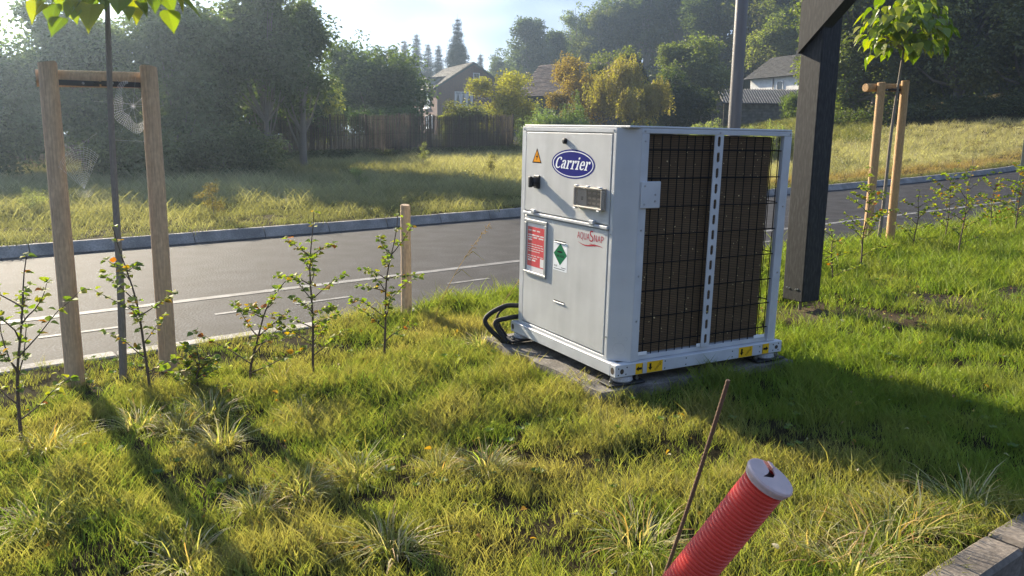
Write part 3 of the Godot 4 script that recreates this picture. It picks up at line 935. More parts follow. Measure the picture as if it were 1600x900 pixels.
func staked_tree(called: String, label: String, pa: Vector3, pb: Vector3, ps: Vector3, hp: float, hs: float, crown_r: float, lean: Vector3, leaves: int, lsize: float, rail_over: float, seed_: int) -> void:
	rng.seed = seed_
	var t := thing(called, label, "tree", ps)
	var a := pa - ps
	var b := pb - ps
	var stem := MB.new()
	var top := Vector3(lean.x, hs, lean.z)
	var pts := []
	var rr := []
	for i in 13:
		var q := i / 12.0
		pts.append(Vector3(lean.x * q, -0.1 + (hs + 0.1) * q, lean.z * q) + Vector3(sin(q * 7.0), 0, cos(q * 5.0)) * 0.008)
		rr.append(lerpf(0.024, 0.014, q))
	stem.tube(pts, rr, 8)
	obj("trunk", stem, M.bark, t)
	var br := MB.new()
	for i in 14:
		var ang := i * 2.4
		var d := Vector3(cos(ang), rng.randf_range(0.15, 1.1), sin(ang)).normalized() * crown_r * rng.randf_range(0.6, 0.9)
		br.tube([top, top + d * 0.5 + Vector3(0, 0.05, 0), top + d], [0.011, 0.007, 0.003], 5)
	obj("branches", br, M.bark, t).set_meta("kind", "stuff")
	var ms := big_leaf_meshes()
	for i in leaves:
		var u := rng.randf()
		var ang := rng.randf() * TAU
		var el := asin(clampf(lerpf(-0.75, 1.0, pow(u, 0.85)), -1, 1))
		var d := Vector3(cos(el) * cos(ang), sin(el) * 0.8, cos(el) * sin(ang))
		var p := top + Vector3(0, crown_r * 0.34, 0) + d * crown_r * rng.randf_range(0.45, 1.0)
		var tip := Vector3(d.x, -0.75 + rng.randf_range(-0.5, 0.3), d.z) + Vector3(rng.randf_range(-0.4, 0.4), 0, rng.randf_range(-0.4, 0.4))
		var up := Vector3(d.x * 0.7, 0.9, d.z * 0.7) + Vector3(rng.randf_range(-0.3, 0.3), 0, rng.randf_range(-0.3, 0.3))
		var o := obj("leaf", ms[rng.randi() % ms.size()], M.bigleaf, t)
		var s := lsize * rng.randf_range(0.45, 1.2)
		o.transform = Transform3D(leaf_basis(tip, up) * Basis.from_scale(Vector3.ONE * s), p - tip.normalized() * s * 0.3)
	# supports: two round stakes, a half-round rail and a tie
	var w := thing("tree_stakes", label.replace("young tree", "pair of pale timber stakes with a cross rail holding the young tree") if false else "", "tree stake", ps)
	w.set_meta("label", {"young_tree": "two pale timber stakes and cross rail at the left, beside the spider webs", "young_tree_001": "two orange brown timber stakes and rail beside the road, behind black post"}[String(t.name)])
	var wood: Material = M.stake if String(t.name) == "young_tree" else M.stake_orange
	for q in [a, b]:
		var sk := MB.new()
		var ph := rng.randf_range(-0.02, 0.02)
		round_stake(sk, q + Vector3(0, -0.3, 0), q + Vector3(0, hp + ph, 0), 0.049)
		obj("stake", sk, wood, w)
	var dir := (b - a)
	dir.y = 0
	dir = dir.normalized()
	var away := dir.cross(Vector3.UP).normalized()
	if away.dot(Vector3(-a.x - ps.x, 0, -a.z - ps.z)) > 0:
		away = -away
	var rl := MB.new()
	var r0 := a - dir * rail_over + away * 0.085 + Vector3(0, hp - 0.075, 0)
	var r1 := b + dir * 0.05 + away * 0.085 + Vector3(0, hp - 0.085, 0)
	rl.tube([r0, r0.lerp(r1, 0.5), r1], [0.048, 0.047, 0.046], 10)
	obj("cross_rail", rl, wood, w)
	var tie := MB.new()
	var mid := (a + b) * 0.5 + Vector3(0, hp - 0.105, 0)
	tie.box((a + mid) * 0.5 + Vector3(0, hp * 0.5 - 0.05, 0) + away * 0.026, Vector3((b - a).length() * 0.48, 0.03, 0.004), 0.001, Basis(dir, Vector3.UP, dir.cross(Vector3.UP)))
	tie.box((b + mid) * 0.5 + Vector3(0, hp * 0.5 - 0.06, 0) + away * 0.026, Vector3((b - a).length() * 0.48, 0.03, 0.004), 0.001, Basis(dir, Vector3.UP, dir.cross(Vector3.UP)))
	tie.tube([mid + dir * 0.03 - away * 0.02, mid - away * 0.035, mid - dir * 0.03 - away * 0.02, mid - dir * 0.03 + away * 0.03, mid + dir * 0.03 + away * 0.03, mid + dir * 0.03 - away * 0.02], [0.006, 0.006, 0.006, 0.006, 0.006, 0.006], 6)
	obj("strap", tie, M.strap, w)
	var nail := MB.new()
	for q in [0.33, 0.62]:
		nail.lathe([Vector2(0.008, 0.0), Vector2(0.0, 0.004)], 8, Transform3D(Basis(Vector3.RIGHT, PI / 2), a.lerp(b, q) + Vector3(0, hp - 0.105, 0) - away * -0.02))
	obj("nail", nail, M.metal, w).set_meta("kind", "stuff")

func sapling(label: String, at: Vector3, h: float, lean: Vector3, nb: int, spread: float, lsize: float, single: bool, seed_: int, hue := 0.0, fork := false) -> void:
	rng.seed = seed_
	var t := thing("hedge_sapling", label, "sapling", at, 0, "young hornbeam saplings planted along the kerb")
	var wood := MB.new()
	var pts := []
	var rr := []
	var k := 12
	for i in k + 1:
		var q := float(i) / k
		pts.append(Vector3(lean.x * q * q, h * q - 0.03 * (1 - q), lean.z * q * q) + Vector3(sin(q * 9 + seed_), 0, cos(q * 7 + seed_)) * 0.018 * q)
		rr.append(lerpf(0.009, 0.0022, q))
	wood.tube(pts, rr, 6)
	var spots := []   # [position, direction]
	for i in range(4, k + 1):
		for j in 5:
			spots.append([pts[i], Vector3(rng.randf_range(-1, 1), rng.randf_range(0.1, 0.7), rng.randf_range(-1, 1))])
	nb = int(nb * 1.2)
	for i in nb:
		var q := lerpf(0.22, 0.85, (i + rng.randf() * 0.6) / nb)
		var p0: Vector3 = pts[int(q * k)]
		var ang := i * 2.4 + rng.randf_range(-0.5, 0.5)
		var len := spread * rng.randf_range(0.55, 1.1) * (1.15 - q * 0.6)
		var d := Vector3(cos(ang), rng.randf_range(0.35, 0.95) if not fork else rng.randf_range(0.7, 1.2), sin(ang) * 0.7).normalized()
		var bp := [p0]
		var br := [0.0045]
		var cur := p0
		for s in 6:
			cur += d * len / 6.0
			d = (d + Vector3(rng.randf_range(-0.25, 0.25), rng.randf_range(-0.16, 0.1), rng.randf_range(-0.25, 0.25))).normalized()
			bp.append(cur)
			br.append(lerpf(0.004, 0.0012, (s + 1) / 6.0))
			if s > 0:
				for j in 5:
					spots.append([cur, (d * 0.5 + Vector3(rng.randf_range(-1, 1), rng.randf_range(-0.3, 0.6), rng.randf_range(-1, 1))).normalized()])
		wood.tube(bp, br, 5)
	obj("stem", wood, M.twig, t)
	var cols := [Color(0.25, 0.3, 0.07), Color(0.17, 0.21, 0.055), Color(0.35, 0.36, 0.08), Color(0.42, 0.35, 0.06), Color(0.5, 0.25, 0.04), Color(0.5, 0.14, 0.03)]
	var wts := [0.32, 0.5, 0.78, 0.965 - hue * 0.15, 0.99 - hue * 0.03, 1.0]
	var joined := MB.new()
	var ms := []
	for c in cols:
		var b := MB.new()
		b.col = c
		leaf_shape(b, 1.0, 1.25, oval, 0.35, 0.2)
		ms.append(b.mesh())
	for sp in spots:
		if rng.randf() < 0.14:
			continue
		var r := rng.randf()
		var ci := 0
		while wts[ci] < r and ci < 5:
			ci += 1
		var d: Vector3 = sp[1] + Vector3(0, -0.25, 0)
		var up := Vector3(rng.randf_range(-0.6, 0.6), 1, rng.randf_range(-0.6, 0.6))
		var s := lsize * rng.randf_range(0.38, 0.8)
		var bs := leaf_basis(d, up) * Basis.from_scale(Vector3.ONE * s)
		var p: Vector3 = sp[0] + d.normalized() * 0.008
		if single:
			var o := obj("leaf", ms[ci], M.leaf, t)
			o.transform = Transform3D(bs, p)
		else:
			joined.col = cols[ci]
			for i in 4:
				var a: Vector2 = oval[i]
				var e: Vector2 = oval[i + 1]
				for sd in [-1.0, 1.0]:
					var q := [Vector3(0, 0, a.x), Vector3(0, 0, e.x), Vector3(sd * e.y * 1.25, e.y * 0.4, e.x), Vector3(sd * a.y * 1.25, a.y * 0.4, a.x)]
					joined.quad(p + bs * q[0], p + bs * q[1], p + bs * q[2], p + bs * q[3], bs.y)
	if not single:
		obj("leaves", joined, M.leaf, t).set_meta("kind", "stuff")

func web(label: String, at: Vector3, ax: Vector3, kind: int) -> void:
	var b := MB.new()
	var P := func(u: float, v: float) -> Vector3: return ax * u + Vector3.UP * v
	var r := 0.0006
	if kind == 0:   # a torn orb: a crescent of close radii with a bright hub
		var inn := []
		var out := []
		for i in 37:
			var a := lerpf(1.75, 5.75, i / 36.0)
			var ro := 0.142 + 0.01 * sin(i * 0.5)
			var w := 0.075 * sin(PI * clampf((i + 2) / 40.0, 0, 1))
			out.append(P.call(cos(a) * ro * 0.74, sin(a) * ro * 1.0))
			inn.append(P.call(cos(a) * (ro - w) * 0.74, sin(a) * (ro - w) * 1.0))
		for i in 37:
			b.tube([inn[i], out[i]], [r, r], 3, false)
		for kq in 7:
			var t := kq / 6.0
			for i in 36:
				b.tube([inn[i].lerp(out[i], t), inn[i + 1].lerp(out[i + 1], t)], [r * 0.75, r * 0.75], 3, false)
		for i in 9:
			var a := TAU * i / 9.0
			b.tube([P.call(0, 0), P.call(cos(a) * 0.15, sin(a) * 0.17)], [r * 0.5, r * 0.5], 3, false)
		for i in 14:
			var a := i * 2.4
			b.tube([P.call(0, 0), P.call(cos(a) * 0.014, sin(a) * 0.014)], [r * 1.5, r], 3, false)
		b.tube([P.call(-0.2, 0.02), P.call(0.17, 0.01)], [r * 0.5, r * 0.5], 3, false)
		b.tube([P.call(-0.13, -0.19), P.call(0.15, -0.2)], [r * 0.5, r * 0.5], 3, false)
	else:
		for i in 13:
			var a := lerpf(0.9, 2.6, i / 12.0)
			b.tube([P.call(0, -0.12), P.call(cos(a) * 0.19, -0.12 + sin(a) * 0.33)], [r * 0.6, r * 0.6], 3, false)
		for k in 17:
			var rad := 0.05 + k * 0.0165
			for i in 12:
				if rng.randf() < 0.1:
					continue
				var a0 := lerpf(0.9, 2.6, i / 12.0)
				var a1 := lerpf(0.9, 2.6, (i + 1) / 12.0)
				b.tube([P.call(cos(a0) * rad * 0.6, -0.12 + sin(a0) * rad), P.call(cos(a1) * rad * 0.6, -0.12 + sin(a1) * rad)], [r * 0.8, r * 0.8], 3, false)
		for k in 6:
			var rad := 0.02 + k * 0.009
			for i in 14:
				var a0 := PI + PI * i / 14.0
				var a1 := PI + PI * (i + 1) / 14.0
				b.tube([P.call(cos(a0) * rad, -0.12 + sin(a0) * rad), P.call(cos(a1) * rad, -0.12 + sin(a1) * rad)], [r * 0.7, r * 0.7], 3, false)
		b.tube([P.call(-0.02, 0.2), P.call(0.12, 0.3)], [r * 0.5, r * 0.5], 3, false)
	var o := obj("spider_web", b, M.silk)
	o.position = at
	if kind == 1:
		o.scale = Vector3.ONE * 0.74
	tag(o, label, "spider web")

func build_posts() -> void:
	var pa := on(-2.55, -4.49)
	var pb := on(-2.11, -4.74)
	staked_tree("young_tree", "young tree with large backlit leaves between the pale stakes, crown cut by frame", pa, pb, on(-2.31, -4.57), 1.83, 2.16, 0.56, Vector3(0.06, 0, -0.02), 220, 0.14, 0.06, 11)
	staked_tree("young_tree", "young tree with round bright green crown beyond the black timber post", on(4.32, -9.68), on(4.67, -9.83), on(4.47, -9.73), 2.0, 2.36, 0.56, Vector3(0.10, 0, -0.02), 270, 0.15, 0.16, 12)
	var ax := (pb - on(-2.31, -4.57))
	ax.y = 0
	ax = ax.normalized()
	web("crescent of a torn spider web hanging between stem and stake", Vector3(-2.185, 1.575, -4.675), ax, 0)
	web("fan shaped spider web low between the left stake and stem", Vector3(-2.425, 1.20, -4.53), ax, 1)
	# short stake by the kerb
	rng.seed = 5
	var sk := MB.new()
	var ps := on(-0.845, -6.27)
	round_stake(sk, Vector3(0, -0.3, 0), Vector3(0.0, 0.86, 0), 0.041)
	var o := obj("short_stake", sk, M.stake)
	o.position = ps
	tag(o, "short lone timber stake at the kerb left of the heat pump", "stake")
	# black timber frame
	var t := thing("timber_frame", "black stained timber post with diagonal brace standing on a steel rod", "timber frame", Vector3(2.36, gh(2.36, -6.4), -6.4), YAW)
	var pm := MB.new()
	pm.box(Vector3(0, 1.60, 0), Vector3(0.205, 3.04, 0.205), 0.008)
	obj("post", pm, M.timber, t)
	var p2 := MB.new()
	p2.box(Vector3(0, 1.60, 2.9), Vector3(0.205, 3.04, 0.205), 0.008)
	obj("post", p2, M.timber, t)
	for z in [0.0, 2.9]:
		var rd := MB.new()
		rd.tube([Vector3(0, -0.2, z), Vector3(0, 0.085, z)], [0.013, 0.013], 10)
		obj("steel_rod", rd, M.steel, t)
		var cb := MB.new()
		for x in [-0.055, -0.035, 0.03, 0.05]:
			cb.lathe([Vector2(0.008, 0.0), Vector2(0.006, 0.005), Vector2(0, 0.006)], 8, Transform3D(Basis(Vector3(0, 0, 1), Vector3(-1, 0, 0), Vector3(0, -1, 0)), Vector3(-0.1025, 0.17 + absf(x) * 0.2, z + x)))
		obj("coach_bolt", cb, M.metal, t).set_meta("kind", "stuff")
	var bm := MB.new()
	var bl := PackedVector2Array([Vector2(-0.10, 2.02), Vector2(-0.10, 2.40), Vector2(0.72, 3.12), Vector2(1.16, 3.12)])
	bm.prism(bl, 0, 0.12, Transform3D(Basis(Vector3(0, 0, 1), Vector3.UP, Vector3(-1, 0, 0)), Vector3(-0.015, 0, 0)))
	obj("brace", bm, M.timber, t)
	var tb := MB.new()
	tb.box(Vector3(0, 3.22, 1.45), Vector3(0.2, 0.2, 3.3), 0.008)
	obj("top_beam", tb, M.timber, t)
	# lamp post and green post
	var lp := thing("lamp_post", "tall brown grey steel pole rising behind the heat pump", "pole", on(2.15, -7.95))
	var pl := MB.new()
	pl.tube([Vector3(0, -0.2, 0), Vector3(0, 0.9, 0), Vector3(0, 6.2, 0)], [0.066, 0.064, 0.047], 20)
	obj("shaft", pl, M.steel, lp)
	var hd := MB.new()
	hd.box(Vector3(-0.25, 6.22, -0.3), Vector3(0.2, 0.07, 0.6), 0.02, Basis(Vector3.UP, 0.6))
	obj("lamp_head", hd, M.steel, lp)
	var gp := MB.new()
	gp.box(Vector3(0, 1.3, 0), Vector3(0.16, 2.9, 0.16), 0.01)
	var g := obj("green_post", gp, M.greenpost)
	g.position = on(7.62, -11.95)
	g.rotation.y = 0.5
	tag(g, "dark green square post at the right edge beside the road", "post")
	# saplings along the kerb
	sapling("forked sapling in front of the left stake, wide bare branches", on(-2.31, -3.57), 0.9, Vector3(0.10, 0, -0.03), 9, 0.52, 0.052, true, 21, 0.3, true)
	sapling("leaning sapling between the left stake and the trunk of the staked tree", on(-2.03, -4.31), 0.95, Vector3(-0.14, 0, 0.0), 8, 0.32, 0.05, true, 22, 0.5)
	sapling("low bent sapling right of the left stakes with orange leaves", on(-1.51, -4.44), 0.62, Vector3(0.22, 0, 0), 8, 0.38, 0.05, true, 23, 0.9)
	sapling("tall upright sapling in the middle of the verge, leafy to the top", on(-1.18, -4.59), 1.0, Vector3(0.02, 0, 0), 13, 0.28, 0.048, true, 24, 0.3)
	sapling("slender sapling just left of the short lone stake", on(-0.81, -4.93), 0.93, Vector3(0.09, 0, 0), 12, 0.36, 0.046, true, 25, 0.2)
	sapling("short leafy sapling just right of the black timber post", on(3.06, -7.51), 0.62, Vector3(-0.1, 0, 0), 7, 0.3, 0.05, false, 26)
	sapling("dark bushy sapling in front of the right pair of stakes", on(3.60, -8.15), 1.05, Vector3(0.02, 0, 0), 14, 0.38, 0.055, false, 27)
	sapling("thin sapling between the right pair of stakes and the road", on(4.75, -9.4), 0.75, Vector3(0.03, 0, 0), 8, 0.4, 0.05, false, 28, 0.2)
	sapling("tall dark sapling right of the orange brown stakes", on(5.1, -9.05), 1.0, Vector3(0.06, 0, 0), 10, 0.42, 0.05, false, 29)
	sapling("spreading sapling with wide arms over the right verge", on(5.42, -9.96), 1.05, Vector3(0.05, 0, 0), 13, 0.5, 0.055, false, 30, 0.4)
	sapling("small yellowing sapling near the green post", on(6.35, -10.6), 0.85, Vector3(0, 0, 0), 11, 0.4, 0.055, false, 31, 1.0)
	sapling("bushy sapling at the right edge in front of the green post", on(6.75, -10.7), 1.15, Vector3(0.1, 0, 0), 16, 0.5, 0.06, false, 32, 0.8)
	sapling("low dark seedling between the staked tree and the low bent sapling", on(-1.75, -4.28), 0.28, Vector3(0.02, 0, 0), 8, 0.2, 0.05, false, 33)

# ------------------------------------------------------------------ red conduit, rebar, grass tussocks
func build_foreground() -> void:
	var top := Vector3(0.555, 0.70, -1.605)
	var ax := Vector3(0.42, 0.815, 0.22).normalized()
	var t := thing("conduit_pipe", "red corrugated conduit pipe sticking up from the grass with a split white cap", "pipe", top)
	var prof := []
	var L := 1.15
	var k := int(L / 0.0105)
	for i in k:
		var y := -L + i * 0.0105
		prof.append(Vector2(0.0428, y))
		prof.append(Vector2(0.0468, y + 0.0030))
		prof.append(Vector2(0.0468, y + 0.0068))
		prof.append(Vector2(0.0428, y + 0.0095))
	prof.append(Vector2(0.0428, 0.0))
	var bs := Basis(ax.cross(Vector3(0, 0, 1)).normalized(), ax, Vector3.ZERO)
	bs.z = bs.x.cross(bs.y)
	var b := MB.new()
	b.lathe(prof, 40, Transform3D(bs, Vector3.ZERO))
	obj("corrugated_tube", b, M.pipe, t)
	# translucent end cap with a torn slit: a rim and a domed disc of wedges around the gap
	var c := MB.new()
	c.lathe([Vector2(0.0485, -0.012), Vector2(0.0505, -0.0115), Vector2(0.0525, -0.004), Vector2(0.0545, 0.0), Vector2(0.0550, 0.004), Vector2(0.053, 0.008), Vector2(0.0505, 0.009)], 48, Transform3D(bs, Vector3.ZERO))
	obj("cap_rim", c, M.cap, t)
	var disc := MB.new()
	var rim := PackedVector2Array()
	for i in 64:
		rim.append(Vector2(cos(TAU * i / 64.0), sin(TAU * i / 64.0)) * 0.0508)
	# slit runs from the upper rim to past the middle in a zigzag (in the cap's own plane)
	var away := (Vector3(0, 0, -1) + Vector3(0.25, 0, 0)).normalized()
	var ey := (away - ax * away.dot(ax)).normalized()
	var ex := ey.cross(ax).normalized()
	if ex.x < 0: ex = -ex
	var slit := PackedVector2Array([Vector2(-0.030, 0.06), Vector2(-0.016, 0.036), Vector2(-0.006, 0.016), Vector2(-0.008, 0.002), Vector2(-0.020, -0.026), Vector2(0.004, -0.004), Vector2(0.009, 0.014), Vector2(0.006, 0.026), Vector2(0.003, 0.036), Vector2(-0.004, 0.06)])
	for pc in Geometry2D.clip_polygons(rim, slit):
		disc.prism(pc, -0.003, 0.0, Transform3D(Basis(ex, ey, ax), ax * 0.009))
	obj("cap_disc", disc, M.cap, t)
	var flap := MB.new()
	var fp := PackedVector2Array([Vector2(-0.012, 0.048), Vector2(0.000, 0.030), Vector2(0.006, 0.040), Vector2(-0.001, 0.050)])
	flap.prism(fp, 0.0, 0.002, Transform3D(Basis(ex, ey, ax), ax * 0.011))
	obj("torn_flap", flap, M.cap, t)
	var ins := MB.new()
	ins.prism(ellipse(0.041, 0.041, 32), 0, 0, Transform3D(Basis(ex, ey, ax), ax * -0.004))
	obj("tube_inside", ins, M.black, t)
	# rusty reinforcing bar
	var rb := MB.new()
	var p0 := Vector3(0.46, -0.15, -2.38)
	var p1 := Vector3(0.605, 0.757, -2.14)
	var pts := []
	var rr := []
	for i in 131:
		var q := i / 130.0
		pts.append(p0.lerp(p1, q) + Vector3(sin(q * 3.0) * 0.006, 0, 0))
		rr.append(0.0055 if i % 2 == 0 else 0.007)
	rb.tube(pts, rr, 8)
	tag(obj("rebar_stake", rb, M.rust), "thin rusty reinforcing bar leaning beside the red pipe", "rebar")
	# tussocks
	var spots := [
		[-0.41, -2.56, 0.17, "grey green grass tussock with orange tips, front centre of the lawn"], [-0.31, -3.23, 0.13, "small dry tussock with orange tips in mid lawn"], [-0.09, -3.22, 0.14, "loose yellow green tussock in mid lawn, right of a dry one"],
		[-0.84, -3.02, 0.15, "dry straw tussock at the left end of the mid lawn row"], [-0.64, -3.17, 0.17, "tall orange tipped tussock at the right end of mid lawn row"], [-0.99, -2.90, 0.13, "drooping pale tussock left of the mid lawn row"],
		[-1.11, -2.52, 0.15, "yellow green tussock in the lower left of the lawn"], [-1.36, -3.56, 0.17, "tussock of spread straw blades below the low bent sapling"], [-1.75, -2.76, 0.15, "straw tussock at the left edge of the lawn"],
		[0.46, -2.60, 0.19, "tall grey tussock left of the rusty bar"], [1.13, -2.43, 0.18, "yellow tussock against the front kerb"], [1.04, -2.55, 0.16, "orange tipped tussock behind the front kerb right of the pipe"],
		[1.49, -2.72, 0.18, "green straw tussock at the kerb in the shade edge"], [-1.06, -3.86, 0.12, "low tussock with pale blades below the tall upright sapling"], [-1.85, -3.78, 0.17, "matted straw heap in front of the staked tree"],
		[-1.33, -4.44, 0.15, "bleached tussock at the foot of the low bent sapling"], [-2.14, -3.49, 0.15, "brown matted tussock at the foot of the forked sapling"], [1.75, -2.86, 0.2, "shaded tussock with long blades at the right kerb"],
		[0.42, -4.36, 0.12, "yellow tussock at the front corner of the concrete slab"], [0.10, -4.75, 0.11, "small tussock beside the left edge of the concrete slab"], [-1.55, -3.95, 0.17, "long matted straw tussock between saplings and lawn"],
		[-1.62, -3.72, 0.15, "pale bent tussock beside the matted straw heap"], [1.32, -2.6, 0.2, "tall dry tussock midway along the front kerb"], [-0.2, -5.25, 0.14, "straw tussock in the grass left of the hoses"]]
	for i in spots.size():
		var q: Array = spots[i]
		rng.seed = 300 + i
		var g := MB.new()
		var nblades := 150
		var pal := [Color(0.27, 0.34, 0.09), Color(0.55, 0.46, 0.27), Color(0.42, 0.4, 0.17), Color(0.64, 0.55, 0.38), Color(0.34, 0.4, 0.17)]
		for j in nblades:
			var a := rng.randf() * TAU
			var rad: float = sqrt(rng.randf()) * q[2] * 0.42
			var p := Vector3(cos(a) * rad, -0.01, sin(a) * rad)
			var out := Vector3(cos(a + rng.randf_range(-0.5, 0.5)), 0, sin(a + rng.randf_range(-0.5, 0.5)))
			var len: float = q[2] * rng.randf_range(0.4, 1.35)
			var d := (Vector3.UP * rng.randf_range(0.4, 1.3) + out * rng.randf_range(0.1, 1.1) + Vector3(rng.randf_range(-0.4, 0.4), 0, rng.randf_range(-0.4, 0.4))).normalized()
			var w := rng.randf_range(0.0018, 0.0042)
			var base: Color = pal[rng.randi() % 5] * rng.randf_range(0.8, 1.25)
			var tip := base.lerp(Color(0.6, 0.27, 0.07) if rng.randf() < 0.4 else Color(0.4, 0.36, 0.2), rng.randf())
			var side := d.cross(Vector3.UP).normalized() * w
			var seg := 4
			for s in seg:
				var d2 := (d + out * 0.2 + Vector3(rng.randf_range(-0.15, 0.15), -0.5 * rng.randf(), rng.randf_range(-0.15, 0.15))).normalized()
				var e := p + d * len / seg
				var w0 := 1.0 - float(s) / seg * 0.6
				var w1 := 1.0 - float(s + 1) / seg * 0.6 if s < seg - 1 else 0.05
				var nn := side.cross(d).normalized()
				var c0 := base.lerp(tip, float(s) / seg)
				var c1 := base.lerp(tip, float(s + 1) / seg)
				g.tric(p - side * w0, p + side * w0, e + side * w1, nn, c0, c0, c1)
				g.tric(p - side * w0, e + side * w1, e - side * w1, nn, c0, c1, c1)
				p = e
				d = d2
		var o := obj("grass_tussock", g, M.grass)
		o.position = on(q[0], q[1])
		tag(o, q[3], "grass tussock", "grass tussocks in the lawn")
	# dry seed stalks
	for q in [[-0.59, -5.9, 0.42, 0.87, -0.1, "tall dry grass stalk leaning right beside the short stake", 41], [-0.15, -5.7, 0.32, 0.55, -0.15, "shorter dry grass stalk leaning toward the heat pump", 42]]:
		rng.seed = q[6]
		var st := MB.new()
		var pts2 := []
		var r2 := []
		for i in 12:
			var t2 := i / 11.0
			pts2.append(Vector3(q[2] * pow(t2, 1.3), q[3] * t2 - q[3] * 0.12 * t2 * t2, q[4] * t2))
			r2.append(lerpf(0.0028, 0.0012, t2))
		st.col = Color(0.42, 0.3, 0.14)
		st.tube(pts2, r2, 5)
		for i in 26:
			var p: Vector3 = pts2[11 - (i % 4)].lerp(pts2[maxi(10 - (i % 4), 0)], rng.randf())
			st.col = Color(0.5, 0.36, 0.17) * rng.randf_range(0.7, 1.1)
			var d := Vector3(rng.randf_range(-0.4, 1), rng.randf_range(-0.5, 0.8), rng.randf_range(-0.5, 0.5)).normalized() * rng.randf_range(0.02, 0.045)
			st.tube([p, p + d * 0.5, p + d], [0.0008, 0.0024, 0.0004], 4, false)
		for i in 3:
			var p: Vector3 = pts2[3 + i * 2]
			st.col = Color(0.34, 0.29, 0.1)
			st.tube([p, p + Vector3(0.06, 0.05, 0.02), p + Vector3(0.15, -0.02, 0.04)], [0.002, 0.0025, 0.0004], 4, false)
		var o := obj("dry_stalk", st, M.grass)
		o.position = on(q[0], q[1])
		tag(o, q[5], "grass stalk")

# ------------------------------------------------------------------ grass
func tuft(n: int, rad: float, h: float, w: float, bend: float, seed_: int, straw := 0.15) -> ArrayMesh:
	var r := RandomNumberGenerator.new()
	r.seed = seed_
	var b := MB.new()
	for i in n:
		var a := r.randf() * TAU
		var q := sqrt(r.randf()) * rad
		var p := Vector3(cos(a) * q, -0.012, sin(a) * q)
		var ha := r.randf() * TAU
		var out := Vector3(cos(ha), 0, sin(ha))
		var len := h * r.randf_range(0.5, 1.2)
		var d := (Vector3.UP + out * bend * r.randf_range(0.1, 1.0)).normalized()
		var side := d.cross(Vector3(cos(ha + 1.0), 0.2, sin(ha + 1.0))).normalized() * w * r.randf_range(0.7, 1.2)
		var e := p + d * len * 0.55
		var d2 := (d + out * bend * 0.8 + Vector3(0, -0.15, 0)).normalized()
		var f := e + d2 * len * 0.45
		var k := r.randf_range(0.75, 1.15)
		var c0 := Color(k, k, k * 0.9)
		var c1 := c0
		if r.randf() < straw:
			c0 = Color(2.1, 1.25, 1.9) * k
			c1 = Color(2.3, 1.3, 2.0) * k
		var nn := side.cross(d).normalized()
		b.tric(p - side, p + side, e + side * 0.75, nn, c0, c0, c1)
		b.tric(p - side, e + side * 0.75, e - side * 0.75, nn, c0, c1, c1)
		b.tric(e - side * 0.75, e + side * 0.75, f, side.cross(d2).normalized(), c1, c1, c1)
	return b.mesh()

